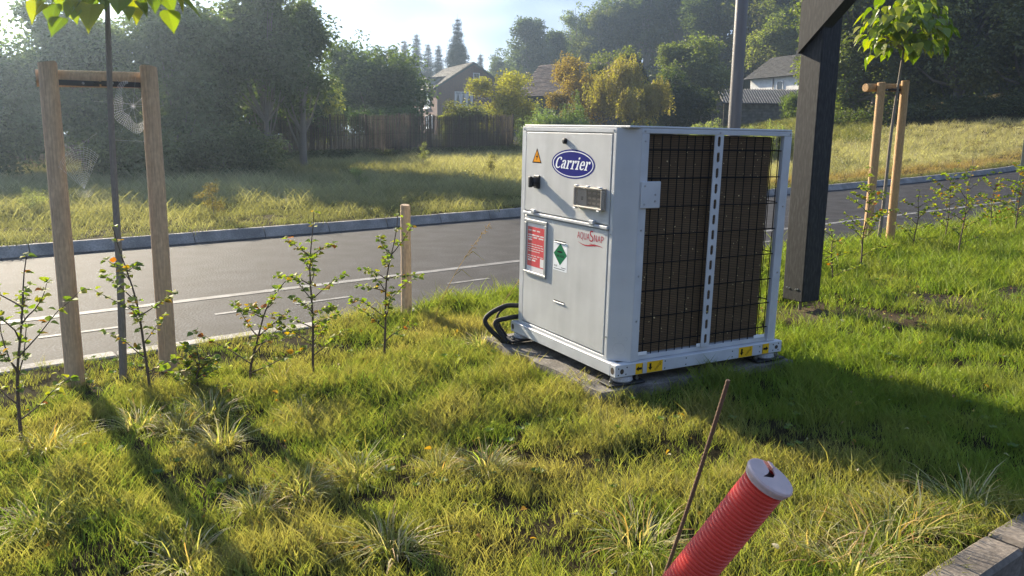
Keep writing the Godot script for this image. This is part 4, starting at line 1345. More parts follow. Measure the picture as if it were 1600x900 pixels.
func build_grass() -> void:
	rng.seed = 77
	var kinds := [tuft(14, 0.05, 0.078, 0.0018, 0.38, 1, 0.12), tuft(13, 0.055, 0.105, 0.0019, 0.5, 2, 0.3), tuft(9, 0.05, 0.06, 0.0032, 0.7, 3, 0.1)]
	var xf := [[], [], []]
	var cs := [[], [], []]
	var zones := [[-8.0, 5.0, 1.12, 5.62, 1150.0], [5.0, 22.0, 1.12, 5.62, 380.0]]
	for z in zones:
		var count := int((z[1] - z[0]) * (z[3] - z[2]) * z[4])
		for i in count:
			var s := rng.randf_range(z[0], z[1])
			var n := rng.randf_range(z[2], z[3])
			var p := xz(s, n)
			var az := rad_to_deg(atan2(p.x, -p.y))
			if absf(az) > 46.0 or p.length() < 1.3:
				continue
			var lx := p - Vector2(UC.x, UC.z)   # nothing grows through the slab
			var ux := lx.x * cos(YAW) - lx.y * sin(YAW)
			var uz := lx.x * sin(YAW) + lx.y * cos(YAW)
			if ux > -0.095 and ux < 1.34 and uz < 0.02 and uz > -1.35:
				continue
			var k := patches.get_noise_2d(p.x * 60.0, p.y * 60.0)
			var k2 := patches.get_noise_2d(p.x * 190.0 + 500.0, p.y * 190.0)
			var bare := 0.0
			for bs in [[2.45, -6.3, 0.5], [2.36, -6.2, 0.45], [3.6, -6.6, 0.55], [4.6, -6.9, 0.7], [2.9, -6.15, 0.4]]:
				bare = maxf(bare, 1.0 - p.distance_to(Vector2(bs[0], bs[1])) / bs[2])
			if rng.randf() < bare * 1.15:
				continue
			if (k2 < -0.12 and rng.randf() < 0.6) or (n > 4.85 and s < 2.2 and rng.randf() < 0.65):
				continue
			var far := smoothstep(5.0, 10.0, p.length())
			var sc := rng.randf_range(0.55, 1.25) * (1.0 + 0.45 * k2 + 0.35 * k) * (1.0 + far * 0.7)
			if n > 4.6 and s > 3.0: sc *= 1.35
			if n > 4.85 and s < 2.2: sc *= 0.6
			var ty := 0
			var ru := rng.randf()
			if ru < 0.35 + 0.4 * k: ty = 1
			elif ru > 0.88: ty = 2
			var c := Color(0.185, 0.255, 0.055).lerp(Color(0.36, 0.32, 0.105), clampf(0.36 + 0.9 * k2 + rng.randf_range(-0.35, 0.35), 0, 1))
			c = c.lerp(Color(0.42, 0.33, 0.17), clampf(-k * 1.3 - 0.1, 0, 0.7))
			if s < 3.0: c = c.lerp(Color(0.36, 0.31, 0.18), clampf(0.12 + 0.6 * k2, 0.0, 0.6))
			if s > 3.3: c = c.lerp(Color(0.17, 0.27, 0.035), 0.5)
			c *= rng.randf_range(0.75, 1.15)
			c.a = 1.0
			xf[ty].append(Transform3D(Basis(Vector3.UP, rng.randf() * TAU) * Basis(Vector3.RIGHT, rng.randf_range(-0.25, 0.25)) * Basis.from_scale(Vector3(sc * 1.1, sc, sc * 1.1)), on(p.x, p.y)))
			cs[ty].append(c)
	for i in 3:
		tag(scatter("grass", kinds[i], M.grass, xf[i], cs[i]), "", "", "", "stuff")
	# small broad weeds in the lawn
	var wd := MB.new()
	for i in 9:
		var a := i * 2.4
		var d := Vector3(cos(a), 0.35 + 0.06 * i, sin(a)).normalized()
		var bs := leaf_basis(d, Vector3.UP)
		for j in 4:
			var o0: Vector2 = oval[j]
			var o1: Vector2 = oval[j + 1]
			for sd in [-1.0, 1.0]:
				wd.quad(bs * Vector3(0, 0, o0.x), bs * Vector3(0, 0, o1.x), bs * Vector3(sd * o1.y * 0.7, 0.1 * o1.y, o1.x), bs * Vector3(sd * o0.y * 0.7, 0.1 * o0.y, o0.x), Vector3.UP)
	var wx := []
	var wc := []
	for i in 1500:
		var p := xz(rng.randf_range(-4, 12), rng.randf_range(1.2, 5.5))
		if patches.get_noise_2d(p.x * 80.0 + 90.0, p.y * 80.0) < 0.05 or absf(atan2(p.x, -p.y)) > 0.8 or p.length() < 1.5:
			continue
		var lx := p - Vector2(UC.x, UC.z)
		var ux := lx.x * cos(YAW) - lx.y * sin(YAW)
		var uz := lx.x * sin(YAW) + lx.y * cos(YAW)
		if ux > -0.15 and ux < 1.45 and uz < 0.1 and uz > -1.4:
			continue
		wx.append(Transform3D(Basis(Vector3.UP, rng.randf() * TAU) * Basis.from_scale(Vector3.ONE * rng.randf_range(0.014, 0.036)), on(p.x, p.y) + Vector3(0, rng.randf_range(0.01, 0.05), 0)))
		wc.append(Color(0.11, 0.17, 0.05).lerp(Color(0.2, 0.24, 0.08), rng.randf()))
	tag(scatter("ground_cover", wd.mesh(), M.leaf, wx, wc), "", "", "", "stuff")
	# fallen leaves, straw bits and other litter between the blades
	var lf := MB.new()
	leaf_shape(lf, 1.0, 0.9, oval, 0.5, 0.4)
	var lx2 := []
	var lc := []
	for i in 1500:
		var p := xz(rng.randf_range(-4, 8), rng.randf_range(1.15, 5.55))
		if absf(atan2(p.x, -p.y)) > 0.8 or p.length() < 1.5 or p.distance_to(Vector2(UC.x + 0.3, UC.z - 0.8)) < 1.1:
			continue
		lx2.append(Transform3D(Basis(Vector3(rng.randf_range(-1, 1), 0.2, rng.randf_range(-1, 1)).normalized(), rng.randf() * 1.6) * Basis(Vector3.UP, rng.randf() * TAU) * Basis.from_scale(Vector3(rng.randf_range(0.3, 1.0), 1, 1) * rng.randf_range(0.012, 0.034)), on(p.x, p.y) + Vector3(0, rng.randf_range(0.015, 0.06), 0)))
		lc.append([Color(0.42, 0.3, 0.15), Color(0.28, 0.16, 0.08), Color(0.5, 0.24, 0.06), Color(0.55, 0.48, 0.36)][rng.randi() % 4])
	tag(scatter("leaf_litter", lf.mesh(), M.leaf, lx2, lc), "", "", "", "stuff")
	# far verge and meadow
	var fk := [tuft(18, 0.14, 0.14, 0.0045, 0.7, 4, 0.5), tuft(15, 0.16, 0.23, 0.004, 0.5, 5, 0.5)]
	var fx := [[], []]
	var fc := [[], []]
	for i in 60000:
		var d := 11.0 + 34.0 * pow(rng.randf(), 0.8)
		var az := deg_to_rad(rng.randf_range(-44.0, 44.0))
		var p := Vector2(d * sin(az), -d * cos(az))
		var q := sn(p.x, p.y)
		if q.y < 11.80 or q.y > 34.0:
			continue
		var k := patches.get_noise_2d(p.x * 14.0 + 50.0, p.y * 14.0)
		var k2 := patches.get_noise_2d(p.x * 50.0, p.y * 50.0 + 200.0)
		var right := smoothstep(8.0, 20.0, q.x)
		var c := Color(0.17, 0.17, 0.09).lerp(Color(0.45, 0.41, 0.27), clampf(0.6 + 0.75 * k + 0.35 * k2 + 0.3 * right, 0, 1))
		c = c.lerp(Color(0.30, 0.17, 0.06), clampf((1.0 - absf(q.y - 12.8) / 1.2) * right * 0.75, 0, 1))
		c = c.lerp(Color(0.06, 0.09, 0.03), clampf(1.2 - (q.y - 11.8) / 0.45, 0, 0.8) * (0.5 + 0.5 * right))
		c *= rng.randf_range(0.75, 1.15)
		c.a = 1.0
		var tall := 1 if rng.randf() < 0.34 + 0.5 * k2 else 0
		var sc := rng.randf_range(0.45, 1.35) * (1.0 + 0.6 * k2) * (0.7 + 0.5 * smoothstep(12, 15, q.y))
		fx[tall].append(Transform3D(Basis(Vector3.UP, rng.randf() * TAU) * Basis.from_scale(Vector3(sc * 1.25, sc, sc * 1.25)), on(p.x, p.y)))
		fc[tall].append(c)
	for i in 9000:
		var az := deg_to_rad(rng.randf_range(7.0, 24.0))
		var d := rng.randf_range(40.0, 82.0)
		var p := Vector2(d * sin(az), -d * cos(az))
		var c := Color(0.12, 0.15, 0.05).lerp(Color(0.3, 0.27, 0.12), rng.randf())
		var sc := rng.randf_range(1.2, 2.4)
		fx[1].append(Transform3D(Basis(Vector3.UP, rng.randf() * TAU) * Basis.from_scale(Vector3(sc * 1.5, sc, sc * 1.5)), on(p.x, p.y)))
		fc[1].append(c)
	for i in 2:
		tag(scatter("meadow_grass", fk[i], M.grass, fx[i], fc[i]), "", "", "", "stuff")

# ------------------------------------------------------------------ trees
func clump(n: int, R: float, L: float, W: float, seed_: int, hang := 0.0) -> ArrayMesh:
	var r := RandomNumberGenerator.new()
	r.seed = seed_
	var b := MB.new()
	for i in n:
		var d := Vector3(r.randf_range(-1, 1), r.randf_range(-1, 1), r.randf_range(-1, 1))
		d = d.normalized() * pow(r.randf(), 0.45) * R
		d.y *= 0.75
		var t := (d.normalized() * 0.7 + Vector3(r.randf_range(-1, 1), r.randf_range(-0.9, 0.5) - hang, r.randf_range(-1, 1))).normalized()
		var up := Vector3(r.randf_range(-0.8, 0.8), 1, r.randf_range(-0.8, 0.8))
		var bs := leaf_basis(t, up)
		var l := L * r.randf_range(0.7, 1.2)
		var k := r.randf_range(0.7, 1.2)
		b.col = Color(k, k, k)
		var a := d
		var m := d + bs * Vector3(W * 0.5, 0.12 * l, l * 0.45)
		var m2 := d + bs * Vector3(-W * 0.5, 0.12 * l, l * 0.45)
		var e := d + bs * Vector3(0, -0.1 * l, l)
		var n1 := (m - a).cross(e - a).normalized()
		if n1.y < 0: n1 = -n1
		var n2 := (m2 - a).cross(e - a).normalized()
		if n2.y < 0: n2 = -n2
		b.tri(a, m, e, n1, n1, n1)
		b.tri(a, m2, e, n2, n2, n2)
	return b.mesh()

func strand(n: int, len: float, L: float, W: float, seed_: int) -> ArrayMesh:
	var r := RandomNumberGenerator.new()
	r.seed = seed_
	var b := MB.new()
	for s in 4:
		var x0 := Vector3(r.randf_range(-0.2, 0.2), r.randf_range(-0.1, 0.1), r.randf_range(-0.2, 0.2)) * len
		for i in n:
			var t := (i + r.randf()) / n
			var p := x0 + Vector3(sin(t * 3.0 + s) * 0.06 * len, -t * len, cos(t * 2.0 + s) * 0.05 * len + 0.1 * len * sqrt(t))
			var d := Vector3(r.randf_range(-1, 1), r.randf_range(-1.4, 0.1), r.randf_range(-1, 1)).normalized()
			var bs := leaf_basis(d, Vector3(r.randf_range(-1, 1), 0.5, r.randf_range(-1, 1)))
			var k := r.randf_range(0.7, 1.2)
			b.col = Color(k, k, k)
			var m := p + bs * Vector3(W * 0.5, 0, L * 0.45)
			var m2 := p + bs * Vector3(-W * 0.5, 0, L * 0.45)
			var e := p + bs * Vector3(0, 0, L)
			b.tri(p, m, e, bs.y, bs.y, bs.y)
			b.tri(p, m2, e, bs.y, bs.y, bs.y)
	return b.mesh()

const ORD := ["first", "second", "third", "fourth", "fifth", "sixth", "seventh", "eighth", "ninth", "tenth", "eleventh", "twelfth", "thirteenth", "fourteenth", "fifteenth", "sixteenth", "seventeenth", "eighteenth", "nineteenth", "twentieth", "twenty-first", "twenty-second", "twenty-third", "twenty-fourth", "twenty-fifth", "twenty-sixth"]
var CL := {}
func make_clumps() -> void:
	CL.near = clump(30, 0.42, 0.15, 0.095, 1)
	CL.mid = clump(30, 0.55, 0.23, 0.15, 2)
	CL.far = clump(30, 0.95, 0.46, 0.30, 3)
	CL.droop = strand(22, 1.0, 0.15, 0.06, 4)
	CL.fine = strand(26, 0.8, 0.13, 0.03, 5)
	CL.spray = clump(38, 0.8, 0.42, 0.10, 6, 0.5)
	CL.small = clump(40, 0.22, 0.06, 0.04, 7)

func crown_tree(called: String, label: String, cat: String, at: Vector3, H: float, W: float, cb: float, ct: Color, ct2: Color, o := {}) -> Node3D:
	rng.seed = hash(label) if not o.has("seed") else o.seed
	var t := thing(called, label, cat, at, 0.0, o.get("group", ""))
	var L: int = o.get("lobes", 16)
	var N: int = o.get("n", 600)
	var lob := []
	var ry := (H - cb) * 0.5
	var cy := cb + ry
	for i in L:
		var d := Vector3(rng.randf_range(-1, 1), rng.randf_range(-1, 1), rng.randf_range(-1, 1)).normalized() * pow(rng.randf(), 0.5)
		if o.has("dome"):
			d.y = absf(d.y) * 1.6 - 0.6
		var taper: float = 1.0 - o.get("taper", 0.25) * (d.y * 0.5 + 0.5)
		lob.append([Vector3(d.x * W * 0.42 * taper, cy + d.y * ry * 0.8, d.z * W * 0.42 * taper), W * rng.randf_range(0.09, 0.22) * o.get("lob", 1.0), rng.randf_range(0.72, 1.22), rng.randf()])
	var wood := MB.new()
	var tr: float = o.get("trunk", 0.05 * H * 0.5)
	var pts := []
	var rr := []
	for i in 8:
		var q := i / 7.0
		pts.append(Vector3(sin(q * 4 + H) * 0.02 * H * q, H * 0.8 * q - 0.3 * (1 - q), cos(q * 3 + H) * 0.02 * H * q))
		rr.append(tr * (1.0 - 0.82 * q))
	wood.tube(pts, rr, 7)
	for l in lob:
		var c: Vector3 = l[0]
		var q := clampf((c.y * 0.55) / (H * 0.8), 0.1, 0.8)
		var p0: Vector3 = pts[int(q * 7)]
		wood.tube([p0, p0.lerp(c, 0.5) + Vector3(0, -0.03 * H, 0), c], [tr * 0.4, tr * 0.25, tr * 0.08], 5, false)
	obj("trunk", wood, M.bark, t)
	var xf := []
	var cs := []
	var big: float = o.get("size", 1.0)
	for i in N:
		var l: Array = lob[rng.randi() % L]
		var d := Vector3(rng.randf_range(-1, 1), rng.randf_range(-1, 1), rng.randf_range(-1, 1)).normalized()
		var p: Vector3 = l[0] + d * l[1] * pow(rng.randf(), 0.4) * Vector3(1, 0.8, 1)
		if rng.randf() < 0.06:
			p += d * l[1] * rng.randf_range(0.2, 0.8)
		var s := big * rng.randf_range(0.65, 1.25)
		var bs := Basis(Vector3.UP, rng.randf() * TAU)
		if not o.has("upright"):
			bs = bs * Basis(Vector3.RIGHT, rng.randf_range(-0.6, 0.6))
		xf.append(Transform3D(bs * Basis.from_scale(Vector3.ONE * s), p))
		var c: Color = ct.lerp(ct2, clampf(l[3] * 0.75 + rng.randf() * 0.35, 0, 1)) * l[2] * rng.randf_range(1.1, 1.65)
		c.a = 1.0
		cs.append(c)
	scatter("crown", CL[o.get("clump", "mid")], M[o.get("mat", "leaf")], xf, cs, t)
	return t

func conifer(called: String, label: String, at: Vector3, H: float, W: float, col: Color, n: int, group := "", bare := 0.12, seed_ := 1) -> Node3D:
	rng.seed = seed_ * 131
	var t := thing(called, label, "conifer", at, 0.0, group)
	var wood := MB.new()
	wood.tube([Vector3(0, -0.3, 0), Vector3(0, H * 0.5, 0), Vector3(0, H, 0)], [H * 0.018, H * 0.01, 0.01], 7)
	var xf := []
	var cs := []
	var tiers := int(H * 1.9)
	for i in tiers:
		var q := float(i) / tiers
		var y := lerpf(H * bare, H * 0.98, q)
		var rad := W * 0.5 * pow(1.0 - q, 0.8) * rng.randf_range(0.75, 1.12) + 0.1
		var arms := 7
		for a in arms:
			var an := TAU * a / arms + i * 0.7 + rng.randf_range(-0.3, 0.3)
			var d := Vector3(cos(an), -0.22, sin(an))
			var rl := rad * rng.randf_range(0.7, 1.1)
			wood.tube([Vector3(0, y, 0), Vector3(0, y, 0) + d * rl], [0.05 * H / 14.0, 0.012], 4, false)
			var m := maxi(1, int(n * 4.0 * rad / (W * tiers * arms * 0.26)))
			for k in m:
				var f := rng.randf_range(0.3, 1.0)
				var s := rng.randf_range(0.5, 1.0) * clampf(rad / (W * 0.3), 0.45, 1.0)
				xf.append(Transform3D(Basis(Vector3.UP, rng.randf() * TAU) * Basis.from_scale(Vector3(s, s * 0.7, s)), Vector3(0, y, 0) + d * rl * f + Vector3(rng.randf_range(-0.2, 0.2), rng.randf_range(-0.55, 0.2), rng.randf_range(-0.2, 0.2))))
				var c := col * rng.randf_range(0.65, 1.25)
				c.a = 1.0
				cs.append(c)
	obj("trunk", wood, M.bark, t)
	scatter("crown", CL.spray, M.needle, xf, cs, t)
	return t

func again(o: Node3D, at: Vector3, sc: Vector3, turn: float, label := "") -> Node3D:
	var c: Node3D = o.duplicate()
	c.name = numbered(String(o.name).rstrip("0123456789_"))
	add_child(c, true)
	c.position = at
	c.scale = sc
	c.rotation.y = turn
	if label:
		c.set_meta("label", label)
	return c

func build_trees() -> void:
	make_clumps()
	var g1 := Color(0.091, 0.113, 0.065)
	var g2 := Color(0.160, 0.182, 0.101)
	# hedge trees across the road on the left
	for q in [[-33.0, 26, 4.1, 5.6, "dark hedge tree at the far left edge behind the staked tree", 51], [-28.0, 27, 5.6, 5.0, "broad dark hedge tree seen between the two pale stakes", 52], [-22.6, 26.5, 6.5, 5.0, "dark hedge tree right of the pale stakes", 53], [-17.0, 27, 7.4, 6.0, "tallest airy hedge tree where the left hedge ends", 54]]:
		crown_tree("hedge_tree", q[4], "tree", polar(q[0], q[1]), q[2], q[3], 1.5 if q[5] == 54 else 0.1, g1, g2, {"trunk": 0.09, "n": 1000, "lobes": 30, "clump": "near", "size": 1.0, "seed": q[5], "taper": 0.55, "lob": 0.85})
	crown_tree("slender_tree", "slender feathery tree rising above the right end of the left hedge", "tree", polar(-14.6, 28), 5.9, 2.6, 1.2, g1, g2, {"n": 330, "lobes": 16, "clump": "near", "size": 0.85, "seed": 58, "taper": 0.5})
	# undergrowth at the foot of the hedge trees
	for q in [[-25, 24, "weedy bush under the hedge behind the stakes"], [-19.8, 25, "weedy bush under the hedge right of the stakes"]]:
		crown_tree("hedge_bush", q[2], "bush", polar(q[0], q[1]), 1.3, 4.4, 0.0, Color(0.096, 0.109, 0.060), Color(0.184, 0.178, 0.102), {"n": 420, "lobes": 18, "clump": "near", "size": 0.7, "trunk": 0.03})
	for q in [[-24.6, 31.6, "dark thicket filling the hedge behind the right pale stake"], [-19.4, 33.4, "dark thicket closing the hedge between its two tallest trees"], [-15.6, 34.8, "dark thicket over the reed fence behind the last hedge tree"]]:
		crown_tree("thicket", q[2], "bush", polar(q[0], q[1]), 4.2, 4.6, 0.2, Color(0.06, 0.08, 0.036), Color(0.11, 0.13, 0.055), {"n": 520, "lobes": 22, "clump": "near", "size": 1.1, "trunk": 0.05})
	crown_tree("round_tree", "dense round dark green tree behind the reed fence", "tree", polar(-9.9, 44), 6.2, 7.0, 0.5, Color(0.065, 0.086, 0.047), Color(0.121, 0.145, 0.073), {"n": 1300, "lobes": 38, "clump": "mid", "size": 0.9, "dome": true, "seed": 61})
	crown_tree("yellow_bush", "yellow green bush at the left end of the reed fence", "bush", polar(-13.9, 36.5), 3.5, 4.0, 0.4, Color(0.174, 0.189, 0.080), Color(0.268, 0.242, 0.097), {"n": 520, "lobes": 18, "clump": "near", "size": 0.8, "seed": 62})
	crown_tree("low_hedge", "low clipped dark hedge along the back of the reed fence", "hedge", polar(-8.6, 39.5), 2.15, 5.0, 0.2, Color(0.054, 0.085, 0.047), Color(0.085, 0.115, 0.060), {"n": 420, "lobes": 20, "clump": "near", "size": 0.9, "seed": 63})
	crown_tree("yellow_tree", "golden yellow tree right of the brick house", "tree", polar(-1.1, 50), 5.0, 5.0, 0.3, Color(0.22, 0.19, 0.05), Color(0.44, 0.34, 0.06), {"n": 560, "lobes": 13, "clump": "mid", "size": 0.72, "seed": 164})
	crown_tree("orange_tree", "orange leaved tree in front of the tiled barn", "tree", polar(4.6, 55), 6.5, 5.6, 0.5, Color(0.22, 0.14, 0.05), Color(0.36, 0.22, 0.075), {"n": 560, "lobes": 14, "clump": "mid", "size": 0.72, "seed": 65})
	crown_tree("weeping_tree", "yellow weeping tree above the heat pump", "tree", polar(8.0, 52), 5.5, 6.4, 1.8, Color(0.24, 0.175, 0.06), Color(0.40, 0.30, 0.11), {"n": 430, "lobes": 15, "clump": "droop", "size": 1.1, "seed": 66, "upright": true, "dome": true})
	crown_tree("dark_bush", "nearly black rounded bush under the yellow weeping tree", "bush", polar(10.6, 58), 4.6, 7.2, 0.2, Color(0.036, 0.046, 0.031), Color(0.064, 0.073, 0.045), {"n": 700, "lobes": 26, "clump": "mid", "size": 0.9, "seed": 67, "dome": true})
	crown_tree("weeping_shrub", "grey green weeping shrub at the right end of the reed fence", "shrub", polar(3.1, 39), 2.2, 4.4, 0.5, Color(0.116, 0.145, 0.091), Color(0.223, 0.249, 0.151), {"n": 420, "lobes": 22, "clump": "fine", "size": 1.25, "seed": 68, "upright": true, "dome": true, "trunk": 0.06})
	for q in [[13.6, 31, 1.75, 2.2, "pale arching shrub left of the steel pole", 70], [15.9, 32, 1.6, 1.9, "pale arching shrub right behind the steel pole", 71], [18.0, 30, 1.7, 2.2, "pale arching shrub between the steel pole and black post", 72]]:
		crown_tree("arching_shrub", q[4], "shrub", polar(q[0], q[1]), q[2], q[3], 0.3, Color(0.266, 0.279, 0.149), Color(0.340, 0.320, 0.183), {"n": 150, "lobes": 12, "clump": "fine", "size": 0.7, "seed": q[5], "upright": true, "dome": true, "trunk": 0.03})
	crown_tree("corner_bush", "dark green bush at the right corner of the grey shed", "bush", polar(19.2, 62), 2.1, 3.2, 0.1, Color(0.084, 0.107, 0.054), Color(0.160, 0.181, 0.084), {"n": 380, "lobes": 16, "clump": "mid", "size": 0.75, "seed": 74})
	crown_tree("olive_tree", "tall olive green tree rising behind the dark bush", "tree", polar(12.0, 72), 9.5, 7.2, 1.0, Color(0.134, 0.146, 0.075), Color(0.230, 0.222, 0.114), {"n": 900, "lobes": 30, "clump": "mid", "size": 1.15, "seed": 75})
	crown_tree("olive_tree", "olive tree behind the orange and weeping trees", "tree", polar(6.6, 70), 8.6, 7.4, 0.8, Color(0.133, 0.139, 0.073), Color(0.198, 0.186, 0.099), {"n": 800, "lobes": 28, "clump": "mid", "size": 1.15, "seed": 76})
	crown_tree("garden_shrub", "mixed garden shrub below the brick house window", "shrub", polar(-3.6, 45), 2.6, 4.0, 0.2, Color(0.128, 0.145, 0.075), Color(0.219, 0.179, 0.091), {"n": 420, "lobes": 18, "clump": "near", "size": 0.9, "seed": 77})
	crown_tree("bright_tree", "bright green rounded tree on the slope behind the white house", "tree", polar(17.9, 104), 9.5, 11.0, 0.5, Color(0.143, 0.160, 0.073), Color(0.259, 0.244, 0.114), {"n": 800, "lobes": 30, "clump": "far", "size": 0.8, "seed": 78, "dome": true})
	# skyline trees in the middle
	conifer("fir_tree", "single tall open fir standing clear against the sky", polar(-4.0, 105), 14.2, 5.2, Color(0.058, 0.073, 0.046), 520, "", 0.1, 3)
	var sp := conifer("spruce_tree", "tallest dark spruce left of the brick house roof", polar(-6.8, 118), 14.0, 5.0, Color(0.047, 0.061, 0.043), 420, "dark spruces behind the brick house", 0.05, 4)
	for q in [[-7.6, 120, 0.95, "dark spruce just left of the tallest spruce behind the brick house"], [-6.0, 122, 0.92, "dark spruce just right of the tallest spruce behind the brick house"], [-5.3, 117, 0.86, "dark spruce between the spruce row and the tall open fir"], [-8.4, 119, 0.88, "third dark spruce left of the tallest one, near the round tree"], [-2.4, 130, 0.82, "far spruce right of the tall open fir, above the house ridge"], [-1.4, 128, 0.78, "far spruce above the golden yellow tree"], [-9.4, 122, 0.8, "leftmost dark spruce, peeping over the round dark tree"], [-3.0, 125, 0.7, "small spruce close to the right side of the open fir"]]:
		again(sp, polar(q[0], q[1]), Vector3.ONE * q[2], q[0] * 3.0, q[3])
	var grp := "trees of the wooded hillside behind the houses"
	var F := []
	F.append(crown_tree("forest_tree", "dark green tree on the skyline just right of the tall open fir", "tree", polar(1.0, 118), 15.0, 8.5, 2.0, Color(0.065, 0.079, 0.047), Color(0.118, 0.129, 0.070), {"n": 420, "lobes": 26, "clump": "far", "size": 0.9, "seed": 81, "group": grp}))
	F.append(crown_tree("forest_tree", "olive brown tree on the ridge above the orange tree", "tree", polar(6.0, 122), 15.0, 9.5, 1.5, Color(0.101, 0.103, 0.058), Color(0.166, 0.149, 0.084), {"n": 440, "lobes": 28, "clump": "far", "size": 0.9, "seed": 82, "group": grp}))
	F.append(crown_tree("forest_tree", "mid green tree on the ridge above the yellow weeping tree", "tree", polar(9.6, 138), 15.5, 9.0, 1.5, Color(0.097, 0.116, 0.061), Color(0.164, 0.169, 0.090), {"n": 440, "lobes": 28, "clump": "far", "size": 0.9, "seed": 83, "group": grp}))
	crown_tree("red_tree", "tree with a reddish top on the wooded ridge", "tree", polar(8.2, 137), 19.0, 9.0, 3.0, Color(0.111, 0.091, 0.058), Color(0.235, 0.117, 0.084), {"n": 380, "lobes": 22, "clump": "far", "size": 0.85, "seed": 84})
	crown_tree("airy_tree", "tall thin airy tree on the ridge with sky through its crown", "tree", polar(4.1, 126), 18.0, 6.0, 5.0, Color(0.144, 0.160, 0.084), Color(0.233, 0.235, 0.127), {"n": 120, "lobes": 24, "clump": "far", "size": 0.75, "seed": 85, "trunk": 0.16})
	rng.seed = 900
	var spots := [[13.6, 118, 1.2], [15.2, 120, 1.25], [16.2, 112, 1.1], [14.6, 106, 1.0], [2.6, 121, 0.85], [-0.6, 126, 0.72], [5.4, 128, 1.0], [7.2, 127, 1.05], [9.0, 124, 1.1], [11.2, 122, 1.1], [13.0, 118, 1.1], [3.4, 134, 0.7]]
	for row in [[86.0, 11.5, 34.0, 3.3], [100.0, 11.0, 36.0, 3.1], [112.0, 10.5, 40.0, 3.2], [124.0, 13.0, 42.0, 3.4]]:
		var az: float = row[1]
		while az < row[2]:
			var d: float = row[0] + rng.randf_range(-5, 5)
			if not (d < 104.0 and az > 13.5 and az < 21.0):
				spots.append([az + rng.randf_range(-0.8, 0.8), d, rng.randf_range(0.85, 1.2)])
			az += row[3] * rng.randf_range(0.8, 1.1)
	for az2 in [-9.2, -8.0, -6.6, -5.2, -2.6, -1.4, -0.2]:
		spots.append([az2, 131.0 + rng.randf() * 6.0, rng.randf_range(0.5, 0.66)])
	for az2 in [3.2, 5.0, 6.8, 10.8, 12.4]:
		spots.append([az2, 139.0, 1.0])
	var rows := [[], [], [], [], []]
	for q in spots:
		var at := polar(q[0], q[1])
		var rel := Vector2(at.x - 26.2, at.z + 91.3)
		var along := -0.62 * rel.x - 0.78 * rel.y
		if along > 1.0 and along < 33.0 and absf(0.78 * rel.x - 0.62 * rel.y) < 8.5:
			continue   # open ground on the sunny side of the white house
		rows[0 if q[1] < 94.0 else 1 if q[1] < 107.0 else 2 if q[1] < 119.0 else 3 if q[1] < 126.5 else 4].append(q)
	for k in 5:
		rows[k].sort_custom(func(a, b): return a[0] < b[0])
		for i in rows[k].size():
			var q: Array = rows[k][i]
			var w := rng.randi() % 3
			again(F[w], polar(q[0], q[1]), Vector3(q[2] * rng.randf_range(0.9, 1.1), q[2], q[2] * rng.randf_range(0.9, 1.1)), rng.randf() * TAU, "%s tree, %s from the left in the %s of the wooded hillside" % [["dark green", "olive brown", "mid green"][w], ORD[i], ["lowest row", "second row", "third row", "ridge row", "hindmost row"][k]])
	# forest edge behind the meadow on the right
	var E1 := crown_tree("edge_tree", "first front tree of the meadow edge, right of the black post", "tree", polar(22.4, 50.5), 11.0, 7.5, -1.2, Color(0.113, 0.131, 0.068), Color(0.231, 0.228, 0.109), {"n": 1100, "lobes": 36, "clump": "mid", "size": 1.05, "seed": 91, "group": "trees at the edge of the meadow", "taper": 0.1})
	var E2 := crown_tree("edge_tree", "third front tree of the meadow edge, behind the round young tree", "tree", polar(28.4, 50), 12.0, 8.2, -1.2, Color(0.128, 0.145, 0.071), Color(0.260, 0.251, 0.121), {"n": 1150, "lobes": 38, "clump": "mid", "size": 1.1, "seed": 92, "group": "trees at the edge of the meadow", "taper": 0.1})
	for q in [[25.3, 51, 0.95, 0, "second front tree of the meadow edge, above the right stakes"], [31.8, 50, 1.0, 0, "fourth front tree of the meadow edge, near the right border"], [35.2, 49, 1.05, 1, "last front tree of the meadow edge, beyond the right border"], [23.8, 66, 1.25, 1, "taller tree behind the gap of the first two meadow edge trees"], [27.5, 66, 1.3, 0, "taller rear tree above the round young tree"], [31.0, 65, 1.3, 1, "taller rear tree near the right border of the meadow wood"], [34.5, 64, 1.3, 0, "taller rear tree at the right border of the meadow wood"], [21.6, 72, 1.1, 0, "rear tree of the meadow wood right behind the black post"]]:
		again([E1, E2][q[3]], polar(q[0], q[1]), Vector3.ONE * q[2], rng.randf() * TAU, q[4])
	# weeds standing in the verge across the road
	for q in [[-20.6, 13.6, 0.62, 0.6, Color(0.203, 0.164, 0.096), Color(0.291, 0.181, 0.113), "reddish weed bush beyond the road right of the stakes"], [29.6, 27.5, 1.35, 1.6, Color(0.249, 0.177, 0.128), Color(0.298, 0.213, 0.151), "reddish brown dock weed standing in the yellow meadow"], [-31, 15.5, 0.6, 0.7, Color(0.229, 0.220, 0.140), Color(0.364, 0.326, 0.227), "pale weed bush beyond the road at the left edge"], [-6.4, 27.0, 1.1, 0.35, Color(0.230, 0.228, 0.135), Color(0.363, 0.325, 0.214), "tall pale weed stalk in front of the reed fence"], [-10.9, 18.5, 0.6, 0.4, Color(0.181, 0.200, 0.101), Color(0.301, 0.302, 0.154), "small bright weed in the middle of the far verge"], [-1.6, 24, 0.7, 0.4, Color(0.170, 0.139, 0.089), Color(0.251, 0.193, 0.131), "brown weed near the right end of the far verge"]]:
		crown_tree("weed_plant", q[6], "weed", polar(q[0], q[1]), q[2], q[3], 0.05, q[4], q[5], {"n": 34, "lobes": 11, "clump": "small", "size": 0.42, "trunk": 0.007, "lob": 0.8})
